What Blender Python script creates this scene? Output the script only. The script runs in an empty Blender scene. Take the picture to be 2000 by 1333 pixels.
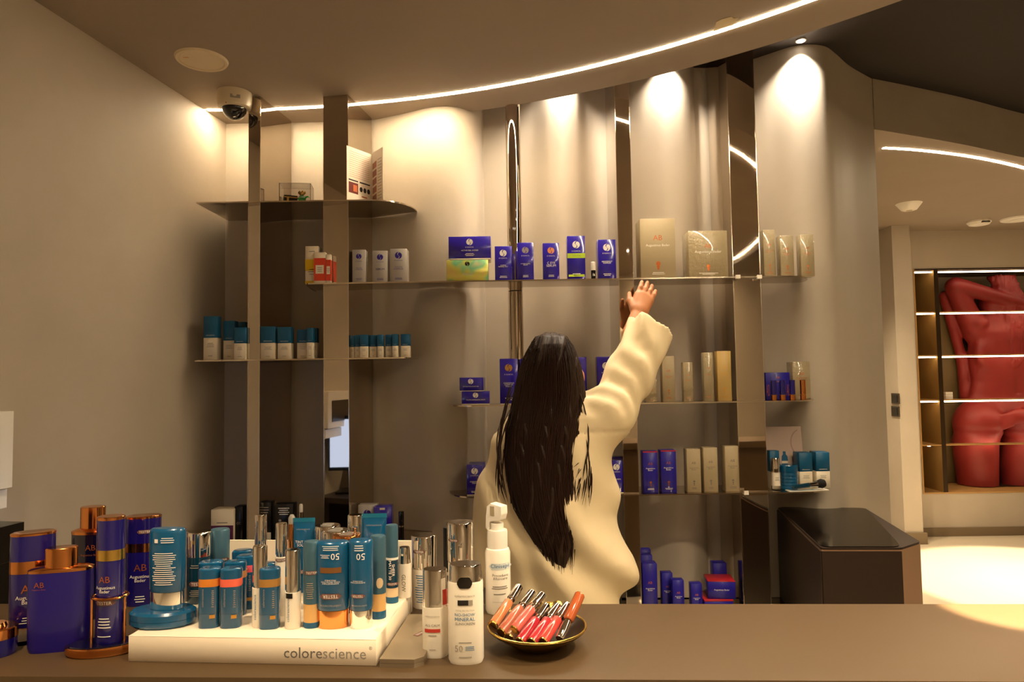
import bpy, bmesh, math, random
import numpy as np
from mathutils import Vector, Matrix
random.seed(7); rng = np.random.default_rng(7)
S = bpy.context.scene
# ------------------------------------------------------------------ camera, world, exposure
F = 1333.0                      # focal length in pixels of the 2000 x 1333 frame
CAMZ = 1.38
PITCH = math.atan(68.0 / F); ROLL = math.atan(0.0155)
_f = Vector((0, math.cos(PITCH), math.sin(PITCH))); _r0 = Vector((1, 0, 0)); _u0 = Vector((0, -math.sin(PITCH), math.cos(PITCH)))
_r = _r0 * math.cos(ROLL) - _u0 * math.sin(ROLL); _u = _r0 * math.sin(ROLL) + _u0 * math.cos(ROLL)
cam = bpy.data.cameras.new('camera'); camo = bpy.data.objects.new('camera', cam); S.collection.objects.link(camo)
cam.sensor_width = 36.0; cam.lens = 36.0 * F / 2000.0; cam.clip_start = 0.02
camo.matrix_world = Matrix(((_r.x, _u.x, -_f.x, 0), (_r.y, _u.y, -_f.y, 0), (_r.z, _u.z, -_f.z, CAMZ), (0, 0, 0, 1)))
S.camera = camo
S.view_settings.view_transform = 'Standard'; S.view_settings.look = 'None'
S.view_settings.gamma = 1.0; S.view_settings.use_curve_mapping = False
S.view_settings.exposure = 0.9
S.cycles.use_denoising = True
S.cycles.max_bounces = 10; S.cycles.diffuse_bounces = 5; S.cycles.glossy_bounces = 6; S.cycles.transmission_bounces = 8
S.cycles.sample_clamp_indirect = 6.0
W = bpy.data.worlds.new('world'); S.world = W; W.use_nodes = True
W.node_tree.nodes['Background'].inputs[0].default_value = (1.0, 0.8, 0.55, 1); W.node_tree.nodes['Background'].inputs[1].default_value = 0.02
WARM = (1.0, 0.78, 0.50); NEUT = (1.0, 0.86, 0.69)
P_STRIP = 88.0        # emission of the light strips
P_WASH = 24.0          # watts of each wall washer
P_ROOM = 70.0         # watts of each ceiling downlight in the room
P_NEXT = 70.0
# ------------------------------------------------------------------ pixel helpers
def ray(px, py):
    return (_r * ((px - 1000.0) / F) + _u * ((666.5 - py) / F) + _f)
def PY(px, py, Y):
    d = ray(px, py); t = Y / d.y; return Vector((d.x * t, Y, CAMZ + d.z * t))
def PZ(px, py, Z):
    d = ray(px, py); t = (Z - CAMZ) / d.z; return Vector((d.x * t, d.y * t, Z))
# ------------------------------------------------------------------ materials
def srgb(h):
    if isinstance(h, str):
        h = h.lstrip('#'); c = [int(h[i:i + 2], 16) / 255 for i in (0, 2, 4)]
    else: c = list(h)
    return tuple((x / 12.92 if x <= 0.04045 else ((x + 0.055) / 1.055) ** 2.4) for x in c)
M = {}
def mat(name, col, rough=0.5, metal=0.0, coat=0.0, trans=0.0, emit=None, estr=0.0, ior=1.45, noise=None, bump=None, alpha=1.0, spec=None):
    """procedural principled material; noise=(scale, amount, stretch) varies the colour, bump=(scale, strength)"""
    if name in M: return M[name]
    m = bpy.data.materials.new(name); m.use_nodes = True; nt = m.node_tree; b = nt.nodes['Principled BSDF']
    c = srgb(col); b.inputs['Base Color'].default_value = (*c, 1); b.inputs['Roughness'].default_value = rough
    b.inputs['Metallic'].default_value = metal; b.inputs['Coat Weight'].default_value = coat; b.inputs['Coat Roughness'].default_value = 0.05
    b.inputs['Transmission Weight'].default_value = trans; b.inputs['IOR'].default_value = ior; b.inputs['Alpha'].default_value = alpha
    if spec is not None: b.inputs['Specular IOR Level'].default_value = spec
    if emit is not None:
        b.inputs['Emission Color'].default_value = (*emit, 1); b.inputs['Emission Strength'].default_value = estr
    if noise or bump:
        tc = nt.nodes.new('ShaderNodeTexCoord'); mp = nt.nodes.new('ShaderNodeMapping'); nt.links.new(tc.outputs['Object'], mp.inputs[0])
    if noise:
        sc, am, st = noise; mp.inputs['Scale'].default_value = st
        n = nt.nodes.new('ShaderNodeTexNoise'); n.inputs['Scale'].default_value = sc; n.inputs['Detail'].default_value = 7; n.inputs['Roughness'].default_value = 0.6
        nt.links.new(mp.outputs[0], n.inputs['Vector'])
        mx = nt.nodes.new('ShaderNodeMix'); mx.data_type = 'RGBA'
        mx.inputs[6].default_value = (*[x * (1 - am) for x in c], 1); mx.inputs[7].default_value = (*[min(1, x * (1 + am)) for x in c], 1)
        nt.links.new(n.outputs['Fac'], mx.inputs[0]); nt.links.new(mx.outputs[2], b.inputs['Base Color'])
    if bump:
        n2 = nt.nodes.new('ShaderNodeTexNoise'); n2.inputs['Scale'].default_value = bump[0]; n2.inputs['Detail'].default_value = 4
        nt.links.new(tc.outputs['Object'], n2.inputs['Vector'])
        bp = nt.nodes.new('ShaderNodeBump'); bp.inputs['Strength'].default_value = bump[1]; bp.inputs['Distance'].default_value = bump[2] if len(bump) > 2 else 0.002
        nt.links.new(n2.outputs['Fac'], bp.inputs['Height']); nt.links.new(bp.outputs[0], b.inputs['Normal'])
    M[name] = m; return m
one = (1, 1, 1)
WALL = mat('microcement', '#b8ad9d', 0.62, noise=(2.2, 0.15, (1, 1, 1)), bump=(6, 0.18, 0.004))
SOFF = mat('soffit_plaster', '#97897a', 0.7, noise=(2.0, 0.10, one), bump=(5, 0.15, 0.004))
DARKC = mat('dark_ceiling_paint', '#1d130d', 0.7)
FLOORM = mat('floor_stone', '#c9bda8', 0.35, noise=(1.3, 0.07, (1, 2.5, 1)))
COUNT = mat('counter_laminate', '#4c3a24', 0.45, noise=(3.0, 0.05, one))
MIRR = mat('polished_steel', '#c9bdae', 0.025, 1.0)
SHELFM = mat('shelf_steel', '#b3a797', 0.09, 1.0)
EDGEM = mat('bright_steel_edge', '#e6dccb', 0.15, 1.0)
LED = mat('led_diffuser', '#ffffff', 0.5, emit=WARM, estr=P_STRIP)
LEDN = mat('niche_led_diffuser', '#ffffff', 0.5, emit=WARM, estr=9.0)
LENS = mat('lamp_lens', '#ffffff', 0.4, emit=NEUT, estr=14.0)
WHITEP = mat('white_plastic', '#e9e3d8', 0.38)
BLACKP = mat('black_plastic', '#0b0a0a', 0.3)
BLACKG = mat('black_gloss', '#0a0808', 0.06, coat=0.6)
PURP = mat('purple_foil_card', '#2c1fa0', 0.22, coat=0.7, bump=(40, 0.12))
NAVY = mat('navy_card', '#241c92', 0.4, coat=0.2)
NAVYG = mat('navy_gloss', '#191268', 0.16, coat=0.8)
NAVYD = mat('navy_dark_glass', '#0b0a26', 0.08, coat=0.8)
REDC = mat('red_card', '#a8202c', 0.4)
BEIGE = mat('beige_film_card', '#a39577', 0.28, coat=0.9, bump=(70, 0.8, 0.004))
BEIGEM = mat('beige_matte_card', '#a99a7c', 0.5)
GOLDC = mat('gold_card', '#c2a566', 0.35)
GREYC = mat('silver_grey_card', '#b4b0ac', 0.33, metal=0.3)
TEALC = mat('teal_card', '#11587f', 0.42)
TEALG = mat('teal_gloss', '#0c5079', 0.2, coat=0.6)
TEALD = mat('dark_teal_gloss', '#083448', 0.15, coat=0.7)
TEALS = mat('steel_teal', '#46697c', 0.28, metal=0.3)
CREAM = mat('cream_card', '#e8ddc6', 0.5)
WHITEG = mat('white_gloss', '#f1e9da', 0.25, coat=0.3)
CHROME = mat('chrome', '#eeeae4', 0.05, 1.0)
COPPER = mat('copper_gloss', '#e79a58', 0.14, 1.0)
GOLD = mat('brushed_gold', '#b08a48', 0.28, 1.0)
GOLDB = mat('bright_gold', '#e2bd62', 0.2, 1.0)
INKW = mat('ink_white', '#f3efe8', 0.5)
INKG = mat('ink_grey', '#6f6a64', 0.6)
INKL = mat('ink_light_grey', '#9d968a', 0.6)
INKB = mat('ink_blue', '#2a6f9c', 0.5)
INKP = mat('ink_purple', '#33218c', 0.45)
INKC = mat('ink_copper', '#c8703c', 0.3, 0.7)
INKO = mat('ink_gold', '#d7a24a', 0.3, 0.6)
INKR = mat('ink_red', '#c03a2e', 0.5)
INKK = mat('ink_black', '#1a1715', 0.5)
STICK = mat('tester_sticker', '#6f4a40', 0.5)
GLASS = mat('clear_glass', '#ffffff', 0.02, trans=1.0, ior=1.45)
ACRY = mat('clear_acrylic', '#ffffff', 0.02, trans=1.0, ior=1.3)
HOLO = mat('holographic_card', '#cfc8a0', 0.25, metal=0.5, coat=0.6, bump=(18, 0.3, 0.004))
def holo():
    nt = HOLO.node_tree; b = nt.nodes['Principled BSDF']; tc = nt.nodes.new('ShaderNodeTexCoord')
    n = nt.nodes.new('ShaderNodeTexNoise'); n.inputs['Scale'].default_value = 9; nt.links.new(tc.outputs['Object'], n.inputs['Vector'])
    r = nt.nodes.new('ShaderNodeValToRGB'); e = r.color_ramp.elements
    e[0].position = 0.3; e[0].color = (*srgb('#e6c07a'), 1); e[1].position = 0.72; e[1].color = (*srgb('#d99a86'), 1)
    for p, c in ((0.45, '#d8d86a'), (0.53, '#7fd0a0'), (0.62, '#e8d9a8')):
        q = e.new(p); q.color = (*srgb(c), 1)
    nt.links.new(n.outputs['Fac'], r.inputs[0]); nt.links.new(r.outputs[0], b.inputs['Base Color'])
holo()
# ------------------------------------------------------------------ mesh helpers
COL = S.collection
class MB:
    def __init__(s): s.v = []; s.f = []
    def add(s, v, f):
        o = len(s.v); s.v += [tuple(p) for p in v]; s.f += [tuple(i + o for i in q) for q in f]; return s
    def box(s, x0, x1, y0, y1, z0, z1):
        return s.add([(x0, y0, z0), (x1, y0, z0), (x1, y1, z0), (x0, y1, z0), (x0, y0, z1), (x1, y0, z1), (x1, y1, z1), (x0, y1, z1)],
                     [(0, 3, 2, 1), (4, 5, 6, 7), (0, 1, 5, 4), (1, 2, 6, 5), (2, 3, 7, 6), (3, 0, 4, 7)])
    def prism(s, poly, z0, z1):          # poly counter-clockwise
        n = len(poly)
        return s.add([(x, y, z0) for x, y in poly] + [(x, y, z1) for x, y in poly],
                     [tuple(range(n - 1, -1, -1)), tuple(range(n, 2 * n))] + [(i, (i + 1) % n, n + (i + 1) % n, n + i) for i in range(n)])
    def loft(s, rings, n=28, p=2.0, cap=True):   # rings (z, rx, ry[, cx, cy])
        vs = []; fs = []
        for r in rings:
            z, rx, ry = r[:3]; cx, cy = (r[3], r[4]) if len(r) > 3 else (0, 0)
            for k in range(n):
                a = 2 * math.pi * k / n; c, d = math.cos(a), math.sin(a)
                vs.append((cx + rx * math.copysign(abs(c) ** (2 / p), c), cy + ry * math.copysign(abs(d) ** (2 / p), d), z))
        for i in range(len(rings) - 1):
            for k in range(n):
                k2 = (k + 1) % n; fs.append((i * n + k, i * n + k2, (i + 1) * n + k2, (i + 1) * n + k))
        if cap:
            fs.append(tuple(range(n - 1, -1, -1))); fs.append(tuple((len(rings) - 1) * n + k for k in range(n)))
        return s.add(vs, fs)
    def tube(s, pts, rad, n=8):
        pts = [Vector(p) for p in pts]; rad = rad if isinstance(rad, (list, tuple)) else [rad] * len(pts)
        vs = []; fs = []
        for i, p in enumerate(pts):
            t = (pts[min(i + 1, len(pts) - 1)] - pts[max(i - 1, 0)]).normalized()
            a = t.cross(Vector((0, 0, 1)) if abs(t.z) < 0.9 else Vector((1, 0, 0))).normalized(); b = t.cross(a)
            for k in range(n):
                q = 2 * math.pi * k / n; vs.append(p + (a * math.cos(q) + b * math.sin(q)) * rad[i])
        for i in range(len(pts) - 1):
            for k in range(n):
                k2 = (k + 1) % n; fs.append((i * n + k, (i + 1) * n + k, (i + 1) * n + k2, i * n + k2))
        fs.append(tuple(range(n))); fs.append(tuple((len(pts) - 1) * n + k for k in range(n - 1, -1, -1)))
        return s.add(vs, fs)
    def mesh(s, name, m, ang=0.6):
        me = bpy.data.meshes.new(name); me.from_pydata(s.v, [], s.f); me.materials.append(m)
        me.polygons.foreach_set('use_smooth', [True] * len(me.polygons)); me.set_sharp_from_angle(angle=ang); me.update(); return me
    def build(s, name, m, parent=None, loc=None, rz=0.0, ang=0.6):
        o = bpy.data.objects.new(name, s.mesh(name, m, ang)); COL.objects.link(o)
        if parent is not None: o.parent = parent
        if loc is not None: o.location = loc
        if rz: o.rotation_euler.z = rz
        return o
def tag(o, label=None, cat=None, group=None, kind=None):
    if label: o['label'] = label
    if cat: o['category'] = cat
    if group: o['group'] = group
    if kind: o['kind'] = kind
    return o
def thing(name, label, cat, loc=(0, 0, 0), rz=0.0, group=None):
    o = bpy.data.objects.new(name, None); COL.objects.link(o); o.empty_display_size = 0.05
    o.location = loc; o.rotation_euler.z = rz; return tag(o, label, cat, group)
def struct(mb, name, m, ang=0.6, parent=None):
    o = mb.build(name, m, parent, ang=ang); o['kind'] = 'structure'; return o
def bevel(o, w=0.0012, seg=1):
    bm = bmesh.new(); bm.from_mesh(o.data); bmesh.ops.bevel(bm, geom=bm.edges[:], offset=w, segments=seg, affect='EDGES', profile=0.7)
    bm.to_mesh(o.data); bm.free(); o.data.polygons.foreach_set('use_smooth', [True] * len(o.data.polygons)); o.data.set_sharp_from_angle(angle=0.9); return o
_txt = {}
def text_geo(t):
    if t not in _txt:
        c = bpy.data.curves.new('t', 'FONT'); c.body = t; c.align_x = 'CENTER'; c.resolution_u = 2; c.space_line = 0.85
        o = bpy.data.objects.new('t', c); COL.objects.link(o); dg = bpy.context.evaluated_depsgraph_get()
        me = bpy.data.meshes.new_from_object(o.evaluated_get(dg))
        v = np.array([x.co[:] for x in me.vertices]); f = [tuple(p.vertices) for p in me.polygons]
        bpy.data.objects.remove(o); bpy.data.curves.remove(c); bpy.data.meshes.remove(me)
        lo, hi = v.min(0), v.max(0); v = v - (lo + hi) / 2; _txt[t] = (v, f, hi[0] - lo[0], hi[1] - lo[1])
    return _txt[t]
def onto(v2, cx, cz, y, curve):
    """flat (x,z) print on the front (-Y) of a part; curve=(rx, ry) bends it round an oval body"""
    out = []
    for x, z in v2:
        X, Z = cx + x, cz + z
        if curve:
            rx, ry = curve[:2]; p = curve[2] if len(curve) > 2 else 2.0; q = min(0.97, abs(X / rx)); Y = -ry * (1 - q ** p) ** (1 / p) - y
        else: Y = -y
        out.append((X, Y, Z))
    return out
def lettering(parent, t, cx, cz, w=None, h=None, m=INKW, y=0.0, curve=None, turn=False, name='lettering', vert=False):
    v, f, tw, th = text_geo(t)
    sx = (w / tw) if w else h / th; sz = (h / th) if h else sx
    if not w: sx = sz
    sg = -1 if turn else 1
    v2 = [((-p[1] * sz, p[0] * sx) if vert == 1 else (p[1] * sz, -p[0] * sx) if vert else (p[0] * sx * sg, p[1] * sz * sg)) for p in v]
    mb = MB().add(onto(v2, cx, cz, y + 0.0003, curve), f); return mb.build(name, m, parent)
def patch(parent, cx, cz, w, h, m, y=0.0, curve=None, name='label_panel', rnd=0.0, t=0.0003):
    """thin printed or stuck-on panel"""
    if rnd:
        pts = []
        for sx, sz, a0 in ((1, 1, 0), (-1, 1, 90), (-1, -1, 180), (1, -1, 270)):
            for k in range(5):
                a = math.radians(a0 + k * 22.5); pts.append((sx * (w / 2 - rnd) + rnd * math.cos(a), sz * (h / 2 - rnd) + rnd * math.sin(a)))
        if curve:
            n = 9; v = []; fs = []
            for i in range(n):
                x = -w / 2 + w * i / (n - 1); e = max(0, abs(x) - (w / 2 - rnd)); hh = h / 2 - rnd + math.sqrt(max(0, rnd * rnd - e * e)); v += [(x, -hh), (x, hh)]
            fs = [(2 * i, 2 * i + 2, 2 * i + 3, 2 * i + 1) for i in range(n - 1)]
            return MB().add(onto(v, cx, cz, y + t, curve), fs).build(name, m, parent)
        return MB().add(onto(pts, cx, cz, y + t, None), [tuple(range(len(pts)))]).build(name, m, parent)
    n = 9 if curve else 2; v = []
    for i in range(n):
        x = -w / 2 + w * i / (n - 1); v += [(x, -h / 2), (x, h / 2)]
    return MB().add(onto(v, cx, cz, y + t, curve), [(2 * i, 2 * i + 2, 2 * i + 3, 2 * i + 1) for i in range(n - 1)]).build(name, m, parent)
def lines(parent, cx, cz, w, h, n, m=INKW, y=0.0, curve=None, fill=0.35):
    """rows of print too small to read, as one thin part"""
    mb = MB(); k = 7 if curve else 2; r = random.Random(n * 31 + int(w * 1e5))
    for i in range(n):
        z = cz + h / 2 - (i + 0.5) * h / n; ww = w * r.uniform(0.6, 1.0); hh = h / n * fill; v = []
        for j in range(k):
            x = -ww / 2 + ww * j / (k - 1); v += [(x, -hh / 2), (x, hh / 2)]
        mb.add(onto(v, cx, z, y + 0.0003, curve), [(2 * j, 2 * j + 2, 2 * j + 3, 2 * j + 1) for j in range(k - 1)])
    return mb.build('small_print', m, parent)
def swirl_logo(parent, cx, cz, r, m, y=0.0):
    """two interlocking comma halves that leave an S-shaped gap"""
    mb = MB()
    for sg in (1, -1):
        pts = [(r * math.cos(a), r * math.sin(a)) for a in np.linspace(-math.pi / 2, math.pi / 2, 13)]
        pts += [(-r * .5 * math.cos(a), r * .5 + r * .5 * math.sin(a)) for a in np.linspace(math.pi / 2, -math.pi / 2, 8)][1:-1]
        pts += [(r * .5 * math.cos(a), -r * .5 + r * .5 * math.sin(a)) for a in np.linspace(math.pi / 2, -math.pi / 2, 8)]
        a0 = math.radians(-28); q = []
        for x, z in pts[:-1]:
            x, z = x * .9 + .1 * r, z * .95; x, z = x * sg, z * sg
            q.append((x * math.cos(a0) - z * math.sin(a0), x * math.sin(a0) + z * math.cos(a0)))
        # triangulate as a fan of quads between the outer and inner boundary
        n = 13; inner = q[n:]
        idx = list(range(len(q)))
        mb.add(onto(q, cx, cz, y + 0.0003, None), [tuple(idx)])
    return mb.build('logo', m, parent)
# ------------------------------------------------------------------ the room shell
ZS = CAMZ + 1.17      # soffit
ZH = 2.80             # dark upper ceiling
FARY = 5.72
def catmull(P, n=10):
    P = [Vector(p) for p in P]; out = []
    for i in range(len(P) - 1):
        p0 = P[max(i - 1, 0)]; p1 = P[i]; p2 = P[i + 1]; p3 = P[min(i + 2, len(P) - 1)]
        for k in range(n):
            t = k / n; out.append(0.5 * ((2 * p1) + (p2 - p0) * t + (2 * p0 - 5 * p1 + 4 * p2 - p3) * t * t + (3 * p1 - p0 - 3 * p2 + p3) * t ** 3))
    out.append(P[-1]); return [(p.x, p.y) for p in out]
WALLKEY1 = [(-1.29, 3.06), (-1.0, 3.06), (-.66, 3.05), (-.5, 2.99), (-.34, 2.91), (-.24, 2.905), (-.17, 2.96), (-.135, 3.05), (-.125, 3.14)]
WALLKEY2 = [(-.12, 3.15), (0, 3.15), (.10, 3.12), (.19, 3.05), (.25, 3.03), (.31, 3.06), (.37, 3.13), (.43, 3.155), (.52, 3.12), (.62, 3.05), (.70, 3.01), (.77, 3.02), (.83, 3.06), (.86, 3.10)]
WALLKEY3 = [(.865, 3.11), (1.0, 3.11), (1.08, 3.06), (1.16, 2.99), (1.24, 2.92), (1.31, 2.90), (1.39, 2.92), (1.47, 2.99), (1.60, 3.12), (1.775, 3.26)]
WPATH = catmull(WALLKEY1) + catmull(WALLKEY2) + catmull(WALLKEY3)
_wx = np.array([p[0] for p in WPATH]); _wy = np.array([p[1] for p in WPATH]); _o = np.argsort(_wx)
def wallY(x): return float(np.interp(x, _wx[_o], _wy[_o]))
def LW(y): return -1.29 - 0.15 * (3.06 - y)          # left wall x at depth y
YB = -2.6
# scalloped shelf wall, ends at the passage jamb
mb = MB(); n = len(WPATH)
mb.v = [(x, y, 0) for x, y in WPATH] + [(x, y, ZH) for x, y in WPATH] + [(1.79, 3.55, 0), (1.79, 3.55, ZH), (-1.29, 3.55, 0), (-1.29, 3.55, ZH)]
mb.f = [(i, i + 1, n + i + 1, n + i) for i in range(n - 1)] + [(n - 1, 2 * n, 2 * n + 1, 2 * n - 1), (2 * n, 2 * n + 2, 2 * n + 3, 2 * n + 1)]
struct(mb, 'wall_back', WALL)
# header over the passage
HK = catmull([(1.775, 3.26), (2.0, 3.35), (2.4, 3.52), (2.9, 3.76), (3.5, 4.0)], 6)
mb = MB(); n = len(HK)
back = [(x - 0.1, y + 0.18) for x, y in HK]
mb.v = [(x, y - .003, ZS) for x, y in HK] + [(x, y - .003, ZH) for x, y in HK] + [(x, y, ZS) for x, y in back] + [(x, y, ZH) for x, y in back]
mb.v = mb.v[:2 * n]; mb.f = [(i, i + 1, n + i + 1, n + i) for i in range(n - 1)]
struct(mb, 'wall_header', WALL)
struct(MB().add([(LW(3.2), 3.2, 0), (LW(YB), YB, 0), (LW(YB), YB, ZH), (LW(3.2), 3.2, ZH)], [(0, 1, 2, 3)]), 'wall_left', WALL)
struct(MB().box(-2.6, 5.6, YB - 0.1, YB, 0, ZH), 'wall_rear', WALL)
struct(MB().box(5.5, 5.6, YB, 7.0, 0, ZH), 'wall_right', WALL)
struct(MB().box(-2.8, 5.6, YB - 0.1, 7.0, -0.1, 0), 'floor', FLOORM)
struct(MB().box(-2.8, 5.6, YB - 0.1, 3.7, ZH, ZH + 0.08), 'ceiling', DARKC)
struct(MB().box(1.62, 5.6, 3.7, 7.0, ZH, ZH + 0.08), 'ceiling_lobby_slab', DARKC)
# lowered soffit: a disc of radius 3.4 m, trimmed by the walls
SC = (-1.16, -0.29); SR = 3.40; LR = 3.19
def arc(r, a0, a1, n=60): return [(SC[0] + r * math.cos(math.radians(a0 + (a1 - a0) * i / n)), SC[1] + r * math.sin(math.radians(a0 + (a1 - a0) * i / n))) for i in range(n + 1)]
edge = [p for p in arc(SR, -40, 95, 110)]
poly = [(x, min(y, wallY(x) + 0.02) if x < 0.1 else y) for x, y in edge]
poly = [p for p in poly if p[0] > LW(p[1]) - 0.03] + [(-1.30, 3.08), (LW(YB), YB), (1.0, YB)]
# split by a groove for the light strip: outer rim, inner disc, recessed channel
g0, g1 = LR - 0.0102, LR + 0.0102
def inside(p): return p[0] > LW(p[1]) + 0.001 and p[1] < 3.08
inner = [p for p in arc(g0, -40, 95, 110) if inside(p)]
outer = [p for p in arc(g1, -40, 95, 110) if inside(p)]
li = inner[-1]; lo_ = outer[-1]
inpoly = inner + [(LW(li[1]) - .01, li[1]), (LW(YB), YB), (inner[0][0] - 0.3, YB)]
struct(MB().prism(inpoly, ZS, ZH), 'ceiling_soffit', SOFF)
rim = [p for p in edge if p[0] > LW(p[1])]
rim = [(x, min(y, wallY(x) + 0.03) if x < -0.1 else y) for x, y in rim]
rpoly_out = rim; rpoly_in = outer
# strip of quads between rim and outer groove edge
m_ = 110; A = arc(SR, -40, 95, m_); B = arc(g1, -40, 95, m_); mb = MB(); nn = m_ + 1
A = [(x, min(y, wallY(x) + 0.03)) if x < -0.08 else (x, y) for x, y in A]; A = [(max(x, LW(y)), y) for x, y in A]; B = [(max(x, LW(y)), y) for x, y in B]
A = [(x, y) for x, y in A]
mb.v = [(*p, ZS) for p in A] + [(*p, ZS) for p in B] + [(*p, ZH) for p in A] + [(*p, ZH) for p in B]
mb.f = [(i, nn + i, nn + i + 1, i + 1) for i in range(m_)] + [(i, i + 1, 2 * nn + i + 1, 2 * nn + i) for i in range(m_)] + [(nn + i, 3 * nn + i, 3 * nn + i + 1, nn + i + 1) for i in range(m_)]
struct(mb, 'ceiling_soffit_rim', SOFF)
# the light strip in the groove
def strip(pts, w, z, name, label, m=LED, t=0.0012):
    mb = MB(); n = len(pts); L = []; R = []
    for i, p in enumerate(pts):
        a = Vector(pts[min(i + 1, n - 1)]) - Vector(pts[max(i - 1, 0)]); a.normalize(); q = Vector((-a.y, a.x)) * w / 2
        L.append((p[0] + q.x, p[1] + q.y)); R.append((p[0] - q.x, p[1] - q.y))
    mb.v = [(*p, z) for p in L] + [(*p, z) for p in R] + [(*p, z + t) for p in L] + [(*p, z + t) for p in R]
    mb.f = [(i, i + 1, n + i + 1, n + i) for i in range(n - 1)] + [(2 * n + i, 3 * n + i, 3 * n + i + 1, 2 * n + i + 1) for i in range(n - 1)]
    mb.f += [(i, 2 * n + i, 2 * n + i + 1, i + 1) for i in range(n - 1)] + [(n + i, n + i + 1, 3 * n + i + 1, 3 * n + i) for i in range(n - 1)]
    return tag(mb.build(name, m), label, 'light strip')
strip([p for p in arc(LR, -40, 95, 110) if inside((p[0] - .01, p[1]))], 0.0202, ZS - 0.0015, 'light_strip', 'long curved glowing light strip set in the lowered ceiling above the shelves')
tp = PZ(1420, 47, ZS - 0.0008)
mb = MB(); pts = [(-.050, .030), (-.012, .036), (.008, .042), (.014, .02), (.030, -.004), (.042, -.030), (.026, -.030), (.020, -.046), (-.012, -.044), (-.030, -.034), (-.038, -.008)]
mb.prism([(x, y) for x, y in reversed(pts)], 0, 0.0004)
TAPE = mat('masking_tape', '#e6d8b4', 0.6, alpha=0.8)
o = mb.build('tape_piece', TAPE, loc=(tp.x, tp.y, ZS - 0.003), rz=math.radians(-25)); tag(o, 'torn piece of pale tape stuck over the ceiling light strip', 'tape')
# ------------------------------------------------------------------ lobby beyond the passage
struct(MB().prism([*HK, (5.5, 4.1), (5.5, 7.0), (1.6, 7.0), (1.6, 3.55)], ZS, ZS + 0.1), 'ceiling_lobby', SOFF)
# far wall with a niche
nl = PY(1788, 700, FARY); nt_ = PY(1900, 524, FARY).z; nb = PY(1900, 964, FARY).z
NX0 = nl.x + 0.01; NX1 = NX0 + 1.75
mb = MB()
mb.box(1.6, NX0, FARY, FARY + 0.6, 0, ZS); mb.box(NX1, 5.6, FARY, FARY + 0.6, 0, ZS)
mb.box(NX0, NX1, FARY, FARY + 0.6, nt_, ZS); mb.box(NX0, NX1, FARY, FARY + 0.6, 0, nb); mb.box(NX0, NX1, FARY + 0.5, FARY + 0.6, nb, nt_)
struct(mb, 'wall_far', WALL)
pl = PY(1752, 700, 5.48).x; pr = PY(1788, 700, 5.48).x
struct(MB().box(pl, pr, 5.48, FARY, 0, ZS), 'wall_pier', WALL)
mb = MB(); mb.box(pr, 5.5, FARY - 0.015, FARY, 0, 0.07)
struct(mb, 'baseboard_far', mat('baseboard_paint', '#7b6a52', 0.5))
mb = MB(); mb.box(pl - 0.02, pr + 0.02, 5.46, 5.48, 0, 0.09); mb.box(pl - 0.02, pl, 5.48, FARY, 0, 0.09)
struct(mb, 'baseboard_pier', mat('baseboard_paint', '#7b6a52', 0.5))
strip(catmull([(PZ(1726, 289, ZS).x, PZ(1726, 289, ZS).y)] + [PZ(x, y, ZS).xy[:] for x, y in ((1790, 293), (1870, 302), (1940, 314), (2000, 328), (2060, 345), (2120, 365))], 8), 0.022, ZS - 0.0016, 'light_strip', 'short curved glowing light strip on the lobby ceiling beyond the passage')
# floor tiles of the lobby read as one pale stone with thin joints
mb = MB()
# ------------------------------------------------------------------ light fittings
def downlight(x, y, z, label, watts, size=70, r=0.04, col=NEUT, blend=0.6, tilt=None, group=None, radius=0.03):
    t = thing('ceiling_downlight', label, 'downlight', (x, y, z), group=group)
    MB().loft([(-0.006, r * .8, r * .8), (-0.006, r, r), (0, r, r)], 20).build('trim_ring', WHITEP, t)
    MB().loft([(-0.0075, r * .7, r * .7), (-0.0062, r * .72, r * .72)], 20).build('lens', LENS, t)
    l = bpy.data.lights.new('downlight_lamp', 'SPOT'); l.energy = watts; l.color = col; l.spot_size = math.radians(size); l.spot_blend = blend; l.shadow_soft_size = radius
    o = bpy.data.objects.new('lamp', l); COL.objects.link(o); o.parent = t; o.location = (0, 0, -0.012)
    if tilt: o.rotation_euler = tilt
    return t
for px, yy, lb in ((1110, 2.93, 'small recessed wall washer above the purple cartons'), (1322, 2.90, 'small recessed wall washer above the large beige cartons'), (1582, 2.78, 'small recessed wall washer over the rounded wall end')):
    x = (px - 1000) / F * yy
    x = (px - 1000) / F * (wallY(x) - .06)
    downlight(x, wallY(x) - 0.055, ZH, lb, P_WASH * (1.5 if px > 1500 else 1.0), 110, 0.022, NEUT, 0.9, (math.radians(6), 0, 0), 'wall washers over the shelf wall', 0.012)
P_R = [1, 1, 2.2, 1, 1]
for i, (x, y) in enumerate(((-0.75, 0.55), (0.35, 0.45), (1.05, 1.0), (-0.2, -0.9), (0.9, -0.9))):
    downlight(x, y, ZS if i != 2 else ZS, ['recessed downlight above the counter, left of the camera', 'recessed downlight above the counter, right of the camera', 'recessed downlight above the right end of the counter', 'recessed downlight behind the camera, left one', 'recessed downlight behind the camera, right one'][i], P_ROOM * P_R[i], 120, 0.045, WARM, 0.9, None, 'downlights of the shop ceiling', 0.06)
downlight(3.50, 4.42, ZS, 'recessed downlight in the lobby ceiling over the bright floor', P_NEXT * 9, 44, 0.05, WARM, 0.2)
downlight(.90, 1.245, ZS, 'narrow recessed spotlight above the right end of the counter', P_ROOM * 15, 10, 0.03, WARM, 0.25, None, None, 0.015)
downlight(2.1, 4.3, ZS, 'added unseen fill downlight in the lobby ceiling just past the passage', P_NEXT * 1.6, 110, 0.05, WARM, 0.7)  # extra lamp added to brighten the lobby, kept out of view by the wall
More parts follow.
